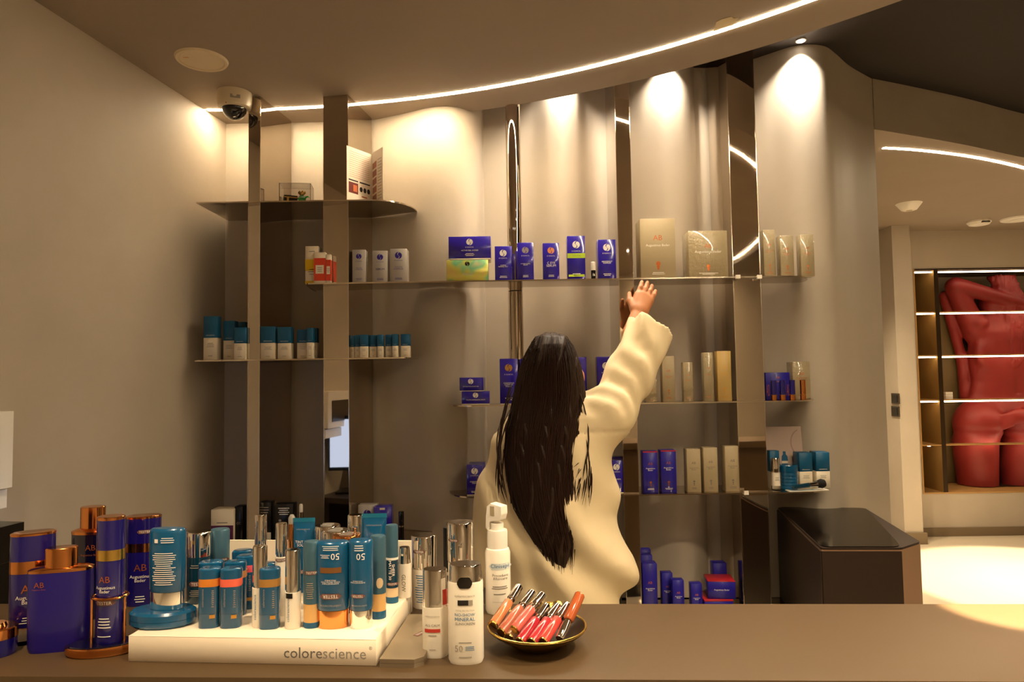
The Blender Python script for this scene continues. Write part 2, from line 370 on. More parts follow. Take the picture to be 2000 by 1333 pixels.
downlight(2.42, 4.95, ZS, 'added unseen fill downlight in the lobby ceiling behind the shelf wall', P_NEXT * 1.4, 110, 0.05, WARM, 0.8)  # second added fill lamp, hidden from the camera, lifts the pier side
q = PZ(1775, 398, ZS)
t = thing('ceiling_sensor', 'small white tapered sensor on the lobby ceiling left of the round detector', 'sensor', (q.x, q.y, ZS))
MB().loft([(-0.05, .035, .035), (-0.045, .05, .05), (0, .085, .085)], 24).build('cover', WHITEP, t); MB().loft([(-0.053, .02, .02), (-0.049, .022, .022)], 16).build('lens', mat('dim_lens', '#b8ad98', 0.3), t)
q = PZ(1912, 432, ZS)
t = thing('smoke_detector', 'round white smoke detector on the lobby ceiling', 'smoke detector', (q.x, q.y, ZS))
MB().loft([(-0.035, .05, .05), (-0.03, .07, .07), (-0.012, .085, .085), (0, .085, .085)], 28).build('housing', WHITEP, t); MB().box(-.03, .03, -.0855, -.06, -.026, -.019).build('sensor_slot', BLACKP, t)
q = PZ(1990, 427, ZS)
t = thing('ceiling_diffuser', 'flat white disc on the lobby ceiling at the picture edge', 'ceiling fitting', (q.x, q.y, ZS))
MB().loft([(-0.012, .09, .09), (-0.01, .12, .12), (0, .125, .125)], 28).build('plate', WHITEP, t)
MB().loft([(-0.018, .06, .06), (-0.012, .065, .065)], 24).build('centre_cap', WHITEP, t)
# round flush cover and camera dome on the soffit
q = PZ(394, 116, ZS); r = abs(PZ(455, 128, ZS).x - PZ(331, 103, ZS).x) / 2
PL = mat('painted_speaker_cover', '#dccbac', 0.5)
t = thing('ceiling_speaker', 'round flush cream speaker cover in the ceiling near the left wall', 'ceiling speaker', (q.x, q.y, ZS))
MB().loft([(-0.004, r * .82, r * .82), (-0.008, r * .86, r * .86), (-0.008, r * .95, r * .95), (0, r, r)], 40).build('rim', PL, t)
MB().loft([(-0.0052, r * .80, r * .80), (-0.003, r * .82, r * .82)], 40).build('grille', PL, t); MB().box(-.055, -.035, -.03, -.026, -.0065, -.005).build('badge', INKO, t)
q = PZ(462, 186, ZS); rr = 33 * q.y / F
t = thing('security_camera', 'white dome security camera on the ceiling in the left corner', 'security camera', (q.x, q.y - 0.02, ZS))
MB().loft([(-0.066, rr * .80, rr * .80), (-0.060, rr * .93, rr * .93), (-0.035, rr, rr), (0, rr, rr)], 32).build('housing', mat('camera_shell', '#d9cbb0', 0.35), t)
d = rr * .70; MB().loft([(-0.064 - d * math.sin(a), max(0.0005, d * math.cos(a)), max(0.0005, d * math.cos(a))) for a in np.linspace(math.pi / 2, 0, 9)], 28).build('dome', BLACKG, t)
e = MB(); e.add([(.01, -rr - .0005, -.045), (.045, -rr * .74 - .004, -.045), (.045, -rr * .74 - .004, -.03), (.01, -rr - .0005, -.03)], [(0, 1, 2, 3)]); e.build('name_plate', INKL, t)
MB().box(-.012, -.008, -rr * .9, -rr * .84, -.064, -.058).build('screw', INKC, t)
# switches on the pier side
for k, (y0, lb) in enumerate(((779, 'upper black wall switch on the pier beyond the passage'), (804, 'lower black wall switch on the pier beyond the passage'))):
    d_ = ray(1750, y0); tt = pl / d_.x; p = Vector((pl, d_.y * tt, CAMZ + d_.z * tt))
    t = thing('wall_switch', lb, 'switch', p, group='wall switches by the passage')
    MB().box(-.008, 0, -.055, .055, -.042, .042).build('frame', mat('switch_frame', '#3b342c', 0.4), t); MB().box(-.012, -.008, -.036, .036, -.03, .03).build('rocker', BLACKP, t)
# white wall unit at the left edge of the picture
yy = 1.88
p0 = PY(36, 812, yy); wz1 = PY(24, 803, yy).z; wz0 = PY(20, 990, yy).z
t = thing('wall_unit', 'white plastic wall unit on the left wall at the picture edge', 'wall unit', (LW(yy), yy, wz0), math.atan(0.15) * -1)
ww = -(p0.x - LW(yy)) ; dep = abs(p0.x - LW(yy))
MB().box(0, dep, -.36, 0, .055, wz1 - wz0).build('housing', WHITEP, t); MB().prism([(0, -.36), (dep * .86, -.36), (dep * .86, 0), (0, 0)], 0, .05).build('lower_tray', WHITEP, t)
MB().box(dep, dep + .004, -.31, -.05, .09, wz1 - wz0 - .05).build('dark_window', mat('unit_window', '#3a3128', 0.3), t)
# ------------------------------------------------------------------ mirrored posts and steel shelves
YF = 2.74                       # front edge of the shelves
YC = 2.765                      # front of the posts
def post(x0, x1, yref, label, yaw=0.0, bulge=0.0, ztop=ZS, y=YC, z0=0.0):
    a = PY(x0, yref, y).x; b = PY(x1, yref, y).x; w = b - a; cx = (a + b) / 2
    back = wallY(cx) - y - 0.004
    t = thing('mirrored_post', label, 'post', (cx, y, z0), yaw, 'mirrored steel posts of the shelf wall')
    n = 9; front = [(-w / 2 + w * i / (n - 1), -bulge * (1 - (2 * i / (n - 1) - 1) ** 2)) for i in range(n)]
    h = ztop - z0 - 0.001; dep = back - abs(math.tan(yaw)) * w / 2 - 0.01
    mb = MB(); mb.v = [(x, q, 0) for x, q in front] + [(x, q, h) for x, q in front]; mb.f = [(i, i + 1, n + i + 1, n + i) for i in range(n - 1)]
    mb.build('front_face', MIRR, t, ang=0.9)
    MB().box(-w / 2, w / 2, 0.0006, dep, 0, h).build('body', MIRR, t)
    for sx in (-1, 1): MB().box(sx * w / 2 - .0012, sx * w / 2 + .0012, -.0012, .002, 0, h).build('bright_edge', EDGEM, t)
    return t
post(484, 508, 600, 'narrow mirrored post nearest the left wall under the security camera', math.radians(-8))
post(631, 682, 600, 'wide mirrored post left of the folded leaflet', math.radians(-9.4))
post(1208, 1236, 500, 'narrow mirrored post behind the raised hand', math.radians(-2.0), 0.0003, ZH)
post(1431, 1483, 500, 'wide mirrored post right of the large beige cartons', math.radians(-2.6), 0.0006, ZH)
# round post in two tubes with a collar
p = PY(1004, 400, YC + .15); rr = 14.5 * p.y / F
zj = PY(1010, 560, YC).z
t = thing('round_post', 'round polished steel post behind the purple cartons', 'post', (p.x, p.y, 0))
MB().loft([(0, rr * 1.0, rr * 1.0), (zj - .004, rr, rr)], 32).build('lower_tube', MIRR, t); MB().loft([(zj - .004, rr * .92, rr * .92), (zj, rr * .92, rr * .92)], 32).build('joint', BLACKP, t)
MB().loft([(zj, rr, rr), (ZH - .001, rr, rr)], 32).build('upper_tube', MIRR, t)
def zpx(px, py): return PY(px, py, YF).z
ZSH = dict(A=zpx(640, 391), B=zpx(1200, 544), C=zpx(600, 701), D=zpx(600, 1062), E=zpx(1200, 788), F=zpx(1200, 967), G=zpx(1300, 1204))
def shelf(key, xl, xr, label, lt, rt):
    """plate between pixel columns xl..xr; lt/rt: metres over which each end tapers back to the wall (0 = square)"""
    z = ZSH[key]; a = (xl - 1000) / F * YF; b = (xr - 1000) / F * YF
    front = []
    N = 10
    yl = max(YF + .03, min(wallY(a) - .002, YF + .24)); yr = min(wallY(b * 1.05) - .002, YF + .2)
    if lt:
        for k in range(N): u = k / N; front.append((a + lt * (1 - math.cos(u * math.pi / 2)), yl + (YF - yl) * math.sin(u * math.pi / 2)))
        front.append((a + lt, YF))
    else: front.append((a, YF))
    if rt:
        front.append((b - rt, YF))
        for k in range(1, N + 1): u = k / N; front.append((b - rt + rt * math.sin(u * math.pi / 2), YF + (yr - YF) * (1 - math.cos(u * math.pi / 2))))
    else: front.append((b, YF))
    xa, xb = front[0][0], front[-1][0]
    lim = 2.935 if key in 'BEFG' else 9.0
    back = [(x, max(min(wallY(x) - .002, lim), YF + .02)) for x in np.linspace(xb, xa, 60)]
    if abs(front[0][1] - back[-1][1]) < 1e-4: back = back[:-1]
    if abs(front[-1][1] - back[0][1]) < 1e-4: back = back[1:]
    poly = front + back
    if key in ('A', 'C', 'D'): poly = [(max(x, LW(y) + .004), y) for x, y in poly]
    t = thing('wall_shelf', label, 'shelf', (0, 0, z), group='polished steel wall shelves')
    MB().prism(poly, -.005, 0).build('plate', SHELFM, t, ang=0.5)
    ft = [p for p in front]; mb = MB(); n = len(ft)
    mb.v = [(x, y - .0006, -.0052) for x, y in ft] + [(x, y - .0006, .0002) for x, y in ft]; mb.f = [(i, i + 1, n + i + 1, n + i) for i in range(n - 1)]
    mb.build('front_edge', EDGEM, t); return t
shelf('A', 380, 803, 'highest steel shelf, short, in the left corner', 0, .16)
shelf('B', 584, 1608, 'long upper steel shelf across the wall under the raised hand', .04, .14)
shelf('C', 380, 803, 'short left steel shelf carrying the row of teal and cream cartons', 0, .03)
shelf('D', 380, 830, 'lowest left steel shelf behind the tester display', 0, .10)
shelf('E', 868, 1612, 'middle right steel shelf at head height of the person', .12, .16)
shelf('F', 868, 1622, 'lower right steel shelf with the teal jar and brush', .12, .10)
shelf('G', 1080, 1560, 'bottom right steel shelf just above the counter edge', .05, .05)
for px, py, lb in ((1441, 541, 'tiny white clip under the long upper shelf, left one'), (1483, 541, 'tiny white clip under the long upper shelf, right one'), (1457, 963, 'tiny white clip on the lower right shelf at the wide right-hand post')):
    p = PY(px, py, YF - .004); t = thing('shelf_clip', lb, 'clip', (p.x, p.y - .002, p.z))
    MB().box(-.009, .009, -.004, .004, -.0075, .0075).build('tab', WHITEP, t); MB().box(-.009, .009, .004, .012, -.0075, -.0055).build('hook', WHITEP, t)
# ------------------------------------------------------------------ cartons
def carton(x0, x1, yt, key, label, dy=0.03, yaw=0.0, depth=None, ybase=None, group=None, name='product_carton', z=None, cat='carton'):
    """empty at the base of a carton whose front spans pixel columns x0..x1 with top row yt"""
    Y = YF + dy; Z = z if z is not None else ZSH[key]
    a = PY(x0, 600, Y).x; yb = 735 + (CAMZ - Z) / Y * F
    cxp = (x0 + x1) / 2; c = PY(cxp, yb - .0155 * (cxp - 1000), Y); w = (x1 - x0) * Y / F
    h = PY(cxp, yt, Y).z - Z; d = depth or w * .85
    t = thing(name, label, cat, (c.x, Y, Z), yaw, group); t['_w'] = w; 
    return t, w, h, d
def cbox(t, w, d, z0, z1, m, name='carton', g=0.0):
    o = MB().box(-w / 2 - g, w / 2 + g, -g, d + g, z0, z1).build(name, m, t); return bevel(o, min(.0012, w * .04))
def is_carton(x0, x1, yt, key, label, prod='', band=None, m=PURP, ink=INKW, logo=None, foot=CREAM, dy=.03, **k):
    t, w, h, d = carton(x0, x1, yt, key, label, dy, **k)
    cbox(t, w, d, .004, h, m); cbox(t, w * .985, d * .98, 0, .0042, foot, 'foot_strip')
    swirl_logo(t, 0, h * .80, w * .21, logo or ink, 0)
    lettering(t, 'iS CLINICAL', 0, h * .655, w * .5, m=ink)
    if band: patch(t, 0, h * .55, w, h * .11, band, name='colour_band'); lettering(t, 'YOUTH', 0, h * .55, w * .45, m=INKB); lines(t, 0, h * .10, w * .9, h * .05, 1, band, fill=1.0)
    if prod: lettering(t, prod, 0, h * .43, w * .58, m=ink)
    lines(t, 0, h * .12, w * .5, h * .07, 2, ink); return t
def ab_carton(x0, x1, yt, key, label, m=BEIGE, ink=INKO, ink2=None, dy=.03, emblem=True, mono=.68, **k):
    t, w, h, d = carton(x0, x1, yt, key, label, dy, **k)
    cbox(t, w, d, 0, h, m)
    u = min(w, h * .5)
    lettering(t, 'AB', 0, h * mono, u * .30, m=ink, name='monogram')
    if w > .09: lettering(t, 'Augustinus Bader', 0, h * (mono - .13), w * .68, m=ink2 or ink)
    else: lettering(t, 'Augustinus\nBader', 0, h * (mono - .135), w * .62, m=ink2 or ink)
    if emblem:
        mb = MB(); r = u * .075
        for cz, rr in ((.25, 1), (.20, .7), (.165, .5)): mb.add(onto([(r * rr * math.cos(a), r * rr * math.sin(a)) for a in np.linspace(0, 2 * math.pi, 15)[:-1]], 0, h * cz, .0003, None), [tuple(range(14))])
        mb.build('emblem', ink, t)
    lines(t, 0, h * .09, w * .5, h * .05, 2, ink2 or ink); return t
def teal_carton(x0, x1, yt, key, label, split=.5, dy=.03, **k):
    t, w, h, d = carton(x0, x1, yt, key, label, dy, **k)
    cbox(t, w, d, 0, h * split, CREAM, 'base'); cbox(t, w, d, h * split, h, TEALC, 'lid_sleeve', .0004)
    lettering(t, 'colorescience', 0, h * (split + .06), w * .6, m=INKW, y=.0004); lines(t, 0, h * split * .68, w * .6, h * split * .22, 3, INKL); lines(t, 0, h * split * .2, w * .45, h * split * .08, 1, INKL); return t
G_P = 'purple cartons on the wall shelves'; G_B = 'beige cartons on the wall shelves'; G_T = 'teal and cream cartons on the wall shelves'; G_N = 'navy cartons on the wall shelves'; G_G = 'silver grey cartons on the long shelf'
# --- long upper shelf
t, w, h, d = carton(596, 622, 481, 'B', 'white and yellow carton at the left end of the long shelf', .028)
cbox(t, w, d, 0, h, CREAM); patch(t, 0, h * .50, w, h * .30, mat('yellow_ink', '#e8c21e', .5), name='yellow_band'); lines(t, 0, h * .86, w * .7, h * .06, 1, INKL); lines(t, 0, h * .32, w * .6, h * .18, 3, INKL); patch(t, 0, h * .04, w, h * .08, M['yellow_ink'], name='yellow_foot')
for (a, b, y, lb, dy) in ((613, 636, 493, 'white and red carton in front of the yellow one', .0015), (636.5, 646, 497, 'narrow red carton in front of the wide mirrored post', .0005)):
    t, w, h, d = carton(a, b, y, 'B', lb, dy, depth=.022); cbox(t, w, d, 0, h, CREAM); patch(t, 0, h * .44, w, h * .74, mat('red_ink', '#d8452a', .5), name='red_band'); patch(t, 0, h * .44, w * .7, h * .28, CREAM, y=.0003, name='label_panel'); lines(t, 0, h * .44, w * .55, h * .18, 3, INKL, y=.0006)
    o = MB().add([(w / 2 + .0005, .001, h * .07), (w / 2 + .0005, d - .001, h * .07), (w / 2 + .0005, d - .001, h * .80), (w / 2 + .0005, .001, h * .80)], [(0, 1, 2, 3)]).build('side_band', M['red_ink'], t)
for a, b, y, lb in ((688, 714, 488, 'silver grey carton next to the wide mirrored post, first of three'), (728, 757, 490, 'middle one of the three silver grey cartons, shortest'), (762, 795, 486, 'silver grey carton on the right of the three')):
    is_carton(a, b, y, 'B', lb, 'SERUM' if a == 728 else 'YOUTH\nCOMPLEX', None, GREYC, INKP, INKP, INKP, group=G_G)
t, w, h, d = carton(872, 954, 508, 'B', 'holographic pale carton lying under the wide purple one', .03, depth=.09)
cbox(t, w, d, .004, h, HOLO); cbox(t, w, d, 0, .0042, PURP, 'foot_strip'); swirl_logo(t, 0, h * .82, h * .11, INKK); lines(t, 0, h * .35, w * .3, h * .1, 2, INKL)
zz = ZSH['B'] + h + .0006
t, w, h, d = carton(876, 959, 462, 'B', 'wide purple carton lying on the holographic one', .03, depth=.09, z=zz)
cbox(t, w, d, .006, h, PURP); cbox(t, w * .99, d * .98, 0, .0062, CREAM, 'foot_strip'); swirl_logo(t, 0, h * .76, h * .14, INKW); lettering(t, 'iS CLINICAL', 0, h * .54, w * .2); lettering(t, 'ACTIVE PEEL SYSTEM', 0, h * .40, w * .40); lines(t, 0, h * .22, w * .24, h * .14, 3, INKW)
is_carton(967, 1000, 481, 'B', 'short purple carton left of the round post', 'COPPER\nFIRMING MIST', group=G_P)
is_carton(1011, 1043, 474, 'B', 'purple carton standing in front of the round post', 'HYDRA-COOL\nSERUM', logo=INKL, group=G_P)
is_carton(1061, 1093, 475, 'B', 'purple carton with an orange tinted logo', 'C EYE\nSERUM', logo=mat('ink_peach', '#e0935a', .4), group=G_P)
is_carton(1109, 1144, 461, 'B', 'tallest purple carton with a lime green band', '', mat('lime_band', '#b4d23e', .4), group=G_P)
t = thing('sample_vial', 'tiny white capped sample vial between two purple cartons', 'vial', (PY(1159, 540, YF + .03).x, YF + .03, ZSH['B']))
r = .0095; H_ = 35 * 2.77 / F
MB().loft([(0, r * .95, r * .95), (H_ * .52, r, r)], 16).build('tube', BLACKG, t); MB().loft([(H_ * .52, r, r), (H_ * .98, r, r), (H_, r * .85, r * .85)], 16).build('cap', WHITEP, t); lettering(t, 'is', .001, H_ * .28, h=H_ * .16, curve=(r, r), m=INKW)
is_carton(1169, 1204, 468, 'B', 'purple carton right of the tiny vial', 'NEOPERFECT\nCOMPLEX', group=G_P)
ab_carton(1252, 1321, 427, 'B', 'largest beige carton in cellophane above the raised hand', BEIGEM, INKC, INKW, depth=.10, dy=.03, group=G_B)
ab_carton(1346, 1423, 451, 'B', 'wide beige carton in crinkled cellophane beside the wide right-hand post', BEIGE, INKC, INKW, depth=.10, group=G_B)
ab_carton(1493, 1516, 449, 'B', 'slim beige carton just right of the wide right-hand post, tallest of three', BEIGE, INKC, group=G_B)
ab_carton(1526, 1552, 460, 'B', 'slim beige carton in the middle of three at the right shelf end', BEIGE, INKC, group=G_B)
ab_carton(1566, 1592, 458, 'B', 'slim beige carton at the very right end of the long shelf', BEIGE, INKC, group=G_B)
# --- left shelf with teal cartons
for a, b, y, dy, sp, lb in ((397, 424, 618, .03, .51, 'tallest teal and cream carton at the left wall'), (436, 458, 627, .06, .50, 'second tallest teal and cream carton from the left wall'), (464, 479, 629, .15, .52, 'teal and cream carton peeking out behind two others at the narrow post'),
        (457, 479, 640, .012, .51, 'shorter teal and cream carton in front at the narrow post'), (509, 537, 638, .03, .50, 'teal and cream carton just right of the narrow post'), (542, 568, 639, .03, .50, 'teal and cream carton second right of the narrow post'),
        (580, 603, 644, .05, .55, 'teal and cream carton third right of the narrow post'), (599, 611, 641, .02, .53, 'slim teal and cream carton in front at the wide post'), (612, 619, 641, .07, .53, 'very slim teal and cream carton behind at the wide post'),
        (683, 692, 656, .05, .50, 'slim teal and cream carton right beside the wide post'), (693, 703, 655, .05, .50, 'slim teal and cream carton second right of the wide post'), (703, 718, 654, .03, .50, 'teal and cream carton third right of the wide post'),
        (722, 736, 655, .05, .50, 'teal and cream carton fourth right of the wide post'), (737, 748, 654, .03, .50, 'teal and cream carton fifth right of the wide post'), (753, 765, 654, .05, .50, 'teal and cream carton fourth from the right shelf end'),
        (766, 777, 653, .03, .50, 'teal and cream carton second from the right shelf end'), (783, 800, 653, .04, .50, 'last teal and cream carton at the right shelf end')):
    teal_carton(a, b, y, 'C', lb, sp, dy, depth=.038 if b - a > 12 else .03, group=G_T)
# --- middle right shelf
t, w, h, d = carton(902, 956, 765, 'E', 'flat purple carton lowest in the stack of two', .03, depth=.07); cbox(t, w, d, .005, h, PURP); cbox(t, w * .99, d * .98, 0, .0052, CREAM, 'foot_strip'); swirl_logo(t, 0, h * .72, h * .2, INKW); lettering(t, 'YOUTH INTENSIVE CREME', 0, h * .38, w * .7); h0 = h
t, w, h, d = carton(897, 942, 738, 'E', 'flat purple carton turned on top of another one', .03, depth=.07, z=ZSH['E'] + h0 + .0006, yaw=math.radians(-9)); cbox(t, w, d, .003, h, PURP); cbox(t, w * .99, d * .98, 0, .0032, CREAM, 'foot_strip'); swirl_logo(t, 0, h * .72, h * .2, INKW); lettering(t, 'REPARATIVE MOISTURE', 0, h * .35, w * .7)
is_carton(977, 1012, 701, 'E', 'purple carton left of the dark hair on the middle shelf', 'CLEANSING\nCOMPLEX\nPOLISH', logo=INKO, group=G_P)
is_carton(1017, 1050, 701, 'E', 'purple carton hidden behind the dark hair', 'CLEANSING\nCOMPLEX', dy=.08, group=G_P)
is_carton(1112, 1147, 698, 'E', 'purple carton right behind the dark hair with a half hidden logo', 'CLEANSING\nCOMPLEX', logo=INKO, group=G_P)
is_carton(1168, 1202, 697, 'E', 'purple carton between the dark hair and the raised sleeve', 'TRI-ACTIVE\nEXFOLIATING\nMASQUE', group=G_P)
ab_carton(1262, 1284, 742, 'E', 'low beige carton half hidden by the raised sleeve', BEIGE, INKC, emblem=False, group=G_B)
ab_carton(1295, 1319, 696, 'E', 'plain beige carton next to the raised sleeve', BEIGEM, INKC, group=G_B)
ab_carton(1336, 1355, 708, 'E', 'small beige carton in crinkled film on the middle shelf', BEIGE, INKC, emblem=False, group=G_B)
ab_carton(1376, 1395, 689, 'E', 'slim tall beige carton in crinkled film on the middle shelf', BEIGE, INKC, emblem=False, group=G_B)
t = ab_carton(1403, 1430, 686, 'E', 'tall gold carton beside the wide right-hand post on the middle shelf', GOLDC, INKO, group=G_B)
t, w, h, d = carton(1497, 1544, 728, 'E', 'wide navy carton behind the lipsticks', .10, depth=.05); cbox(t, w, d, 0, h, NAVY); lettering(t, 'AB', 0, h * .82, w * .16, m=INKC); lines(t, 0, h * .66, w * .9, h * .05, 1, INKC)
for k in range(4): lettering(t, 'AB', -w * .42 + k * w * .28, h * .35, h * .13, h * .42, m=INKC, name='printed_pattern')
ab_carton(1550, 1584, 707, 'E', 'beige carton in crinkled film behind the copper lipstick', BEIGE, INKC, dy=.10, emblem=False, group=G_B)
for k, (a, yt, cop, lb) in enumerate(((1512, 743, 0, 'navy lipstick with copper foot nearest the wide right-hand post'), (1529, 743, 0, 'navy lipstick with copper foot, second from the wide right-hand post'), (1548, 744, 0, 'navy lipstick with copper foot beside the all copper one'), (1569, 744, 1, 'all copper lipstick at the right end of the row'))):
    r = .0115; h = 39 * 2.77 / F; t = thing('lipstick', lb, 'lipstick', (PY(a, 780, YF + .035).x, YF + .035, ZSH['E']), group='lipsticks on the middle shelf')
    MB().loft([(0, r, r), (h * .26, r, r)], 18).build('foot', COPPER, t); MB().loft([(h * .26, r * .96, r * .96), (h * .28, r * .96, r * .96)], 18).build('ring', GOLD, t); MB().loft([(h * .28, r, r), (h * .985, r, r), (h, r * .92, r * .92)], 18).build('cap', COPPER if cop else NAVYG, t)
# --- lower right shelf
is_carton(912, 943, 909, 'F', 'purple carton at the left end of the lower shelf', 'CLEANSING\nCREAM', group=G_P)
is_carton(917, 948, 905, 'F', 'purple carton behind another at the left end of the lower shelf', '', dy=.10, group=G_P)
is_carton(1190, 1220, 900, 'F', 'purple carton left of the narrow mirrored post on the lower shelf', 'PRO-HEAL', dy=.03, group=G_P)
is_carton(1192, 1218, 893, 'F', 'purple carton at the back left of the narrow post on the lower shelf', '', dy=.11, group=G_P)
for a, b, y, lb in ((1257, 1286, 882, 'navy carton with red rim right of the narrow mirrored post'), (1292, 1322, 880, 'navy carton in film beside the first beige one on the lower shelf')):
    t = ab_carton(a, b, y, 'F', lb, NAVY, INKC, INKW, mono=.70, group=G_N); w = t['_w']; h = PY((a + b) / 2, y, YF + .03).z - ZSH['F']
    patch(t, 0, h * .985, w * .98, h * .03, REDC, name='red_rim')
ab_carton(1343, 1370, 878, 'F', 'beige carton with dark monogram, left of three on the lower shelf', BEIGEM, INKG, dy=.03, group=G_B)
ab_carton(1376, 1403, 875, 'F', 'beige carton on a low foot, middle of three on the lower shelf', BEIGEM, INKG, dy=.03, group=G_B)
ab_carton(1418, 1447, 872, 'F', 'widest beige carton beside the wide right-hand post on the lower shelf', BEIGEM, INKG, dy=.03, group=G_B)
# picture card leaning at the wall
p = PY(1545, 940, YF + .10); hC = PY(1545, 834, YF + .14).z - ZSH['F']; wC = 74 * 2.85 / F
t = thing('picture_card', 'pale pink picture card of a teal capped bottle leaning behind the cartons', 'picture card', (p.x, YF + .145, ZSH['F'])); t.rotation_euler.x = math.radians(-7)
MB().box(-wC / 2, wC / 2, 0, .004, 0, hC).build('card', mat('pink_card', '#c2aca0', .6, noise=(8, .1, one)), t)
MB().add(onto([(x, z) for x, z in ((-.012, .0), (.012, 0), (.012, hC * .42), (-.012, hC * .42))], .0, 0, .0006, None), [(0, 1, 2, 3)]).build('printed_bottle', CREAM, t)
MB().add(onto([(-.014, hC * .42), (.014, hC * .42), (.012, hC * .50), (.006, hC * .53), (.006, hC * .58), (-.006, hC * .58), (-.006, hC * .53), (-.012, hC * .50)], 0, 0, .0007, None), [tuple(range(8))]).build('printed_cap', TEALC, t)
lines(t, 0, hC * .2, .014, hC * .1, 3, INKL, y=.0007)
mb = MB(); aa = np.linspace(math.radians(110), math.radians(250), 14); v = [(wC * .5 + .05 * math.cos(q), hC * .72 + .06 * math.sin(q)) for q in aa] + [(wC * .5 + .045 * math.cos(q), hC * .72 + .055 * math.sin(q)) for q in aa]
mb.add(onto([(min(x, wC * .49), z) for x, z in v], 0, 0, .0005, None), [(i, i + 1, 15 + i, 14 + i) for i in range(13)]).build('printed_ring', mat('pink_shade', '#a88f84', .6), t)
teal_carton(1506, 1524, 881, 'F', 'teal and cream carton behind the chrome capped bottle', .45, .08, group=G_T)
teal_carton(1563, 1588, 885, 'F', 'teal and cream carton left of two behind the brush', .47, .08, depth=.06, group=G_T)
teal_carton(1596, 1622, 884, 'F', 'teal and cream carton at the far right end of the lower shelf', .47, .08, depth=.06, group=G_T)
t = thing('serum_bottle', 'small white bottle with a chrome top at the wide right-hand post', 'bottle', (PY(1516, 960, YF + .05).x, YF + .05, ZSH['F'])); r = .0175; h = 62 * 2.79 / F
MB().loft([(0, r, r), (h * .14, r, r)], 22).build('clear_foot', GLASS, t); MB().loft([(h * .145, r * .97, r * .97), (h * .56, r * .97, r * .97)], 22).build('body', WHITEG, t); MB().loft([(h * .56, r, r), (h * .98, r, r), (h, r * .93, r * .93)], 22).build('cap', CHROME, t); lines(t, 0, h * .36, r, h * .12, 3, INKG, curve=(r * .97, r * .97))
t = thing('ribbed_jar', 'round ribbed teal jar between two cartons', 'jar', (PY(1541, 955, YF + .075).x, YF + .075, ZSH['F'])); r = .036; h = 47 * 2.8 / F
MB().loft([(0, r * .95, r * .95), (.004, r, r)] + [(h * (.05 + .13 * k + e), r * (1 if e < .06 else .965), r * (1 if e < .06 else .965)) for k in range(5) for e in (0, .05, .09)] + [(h * .74, r * .98, r * .98)], 30).build('body', TEALG, t); MB().loft([(h * .74, r * 1.02, r * 1.02), (h * .97, r * 1.02, r * 1.02), (h, r * .96, r * .96)], 30).build('lid', TEALG, t)
p = PY(1576, 958, YF + .03); t = thing('paper_sheet', 'white paper sheet lying under the makeup brush', 'paper', (p.x, YF + .035, ZSH['F'] + .0004), math.radians(6)); MB().prism([(-.085, -.03), (.085, -.02), (.09, .03), (-.08, .02)], 0, .0012).build('sheet', WHITEP, t); MB().prism([(-.07, -.02), (.03, -.015), (.03, .01), (-.07, .008)], .0012, .0018).build('printed_panel', mat('pale_blue_print', '#9fb4bd', .6), t)
A_ = PY(1547, 956, YF + .02); B_ = PY(1612, 944, YF + .035); t = thing('makeup_brush', 'teal handled makeup brush with black bristles lying on the lower shelf', 'brush', (A_.x, A_.y, ZSH['F'] + .0155)); dv = Vector((B_.x - A_.x, B_.y - A_.y, .012)); L = dv.length; t.rotation_mode = 'QUATERNION'; t.rotation_quaternion = dv.to_track_quat('Z', 'Y')
MB().loft([(0, .004, .004), (.006, .0085, .0085), (L * .5, .0095, .0095)], 16).build('handle', TEALD, t); MB().loft([(L * .5, .0098, .0098), (L * .53, .0098, .0098), (L * .74, .0135, .0135)], 16).build('ferrule', CHROME, t); MB().loft([(L * .74, .013, .013), (L * .88, .019, .019), (L * .97, .015, .015), (L, .004, .004)], 18).build('bristles', mat('bristle', '#0c0a0a', .8, bump=(300, .6)), t)
# --- bottom right shelf
for a, b, y, dy, lb in ((1257, 1285, 1102, .03, 'tall navy carton at the left of the bottom shelf'), (1254, 1276, 1085, .12, 'navy carton behind the tall one on the bottom shelf'), (1253, 1273, 1074, .19, 'navy carton rearmost at the left of the bottom shelf'), (1294, 1315, 1120, .08, 'small navy carton behind another on the bottom shelf'), (1315, 1337, 1134, .03, 'small navy carton second from the left on the bottom shelf'), (1351, 1372, 1141, .03, 'lowest navy carton on the bottom shelf'), (1395, 1421, 1101, .16, 'navy carton behind the red topped gift carton')):
    t = ab_carton(a, b, y, 'G', lb, NAVY, INKC, INKW, dy=dy, mono=.62, emblem=False, group=G_N)
t, w, h, d = carton(1377, 1432, 1172, 'G', 'flat red and navy carton under the red topped gift carton', .03, depth=.12); cbox(t, w, d, 0, h * .85, NAVY); cbox(t, w, d, h * .85, h, REDC, 'lid', .0005); h0 = h
t, w, h, d = carton(1384, 1436, 1136, 'G', 'navy gift carton with a red lid on the bottom shelf', .035, depth=.10, z=ZSH['G'] + h0 + .0006, yaw=math.radians(-6)); cbox(t, w, d, 0, h * .96, NAVY); cbox(t, w, d, h * .96, h, REDC, 'lid', .0004); lettering(t, 'Augustinus Bader', 0, h * .5, w * .55)
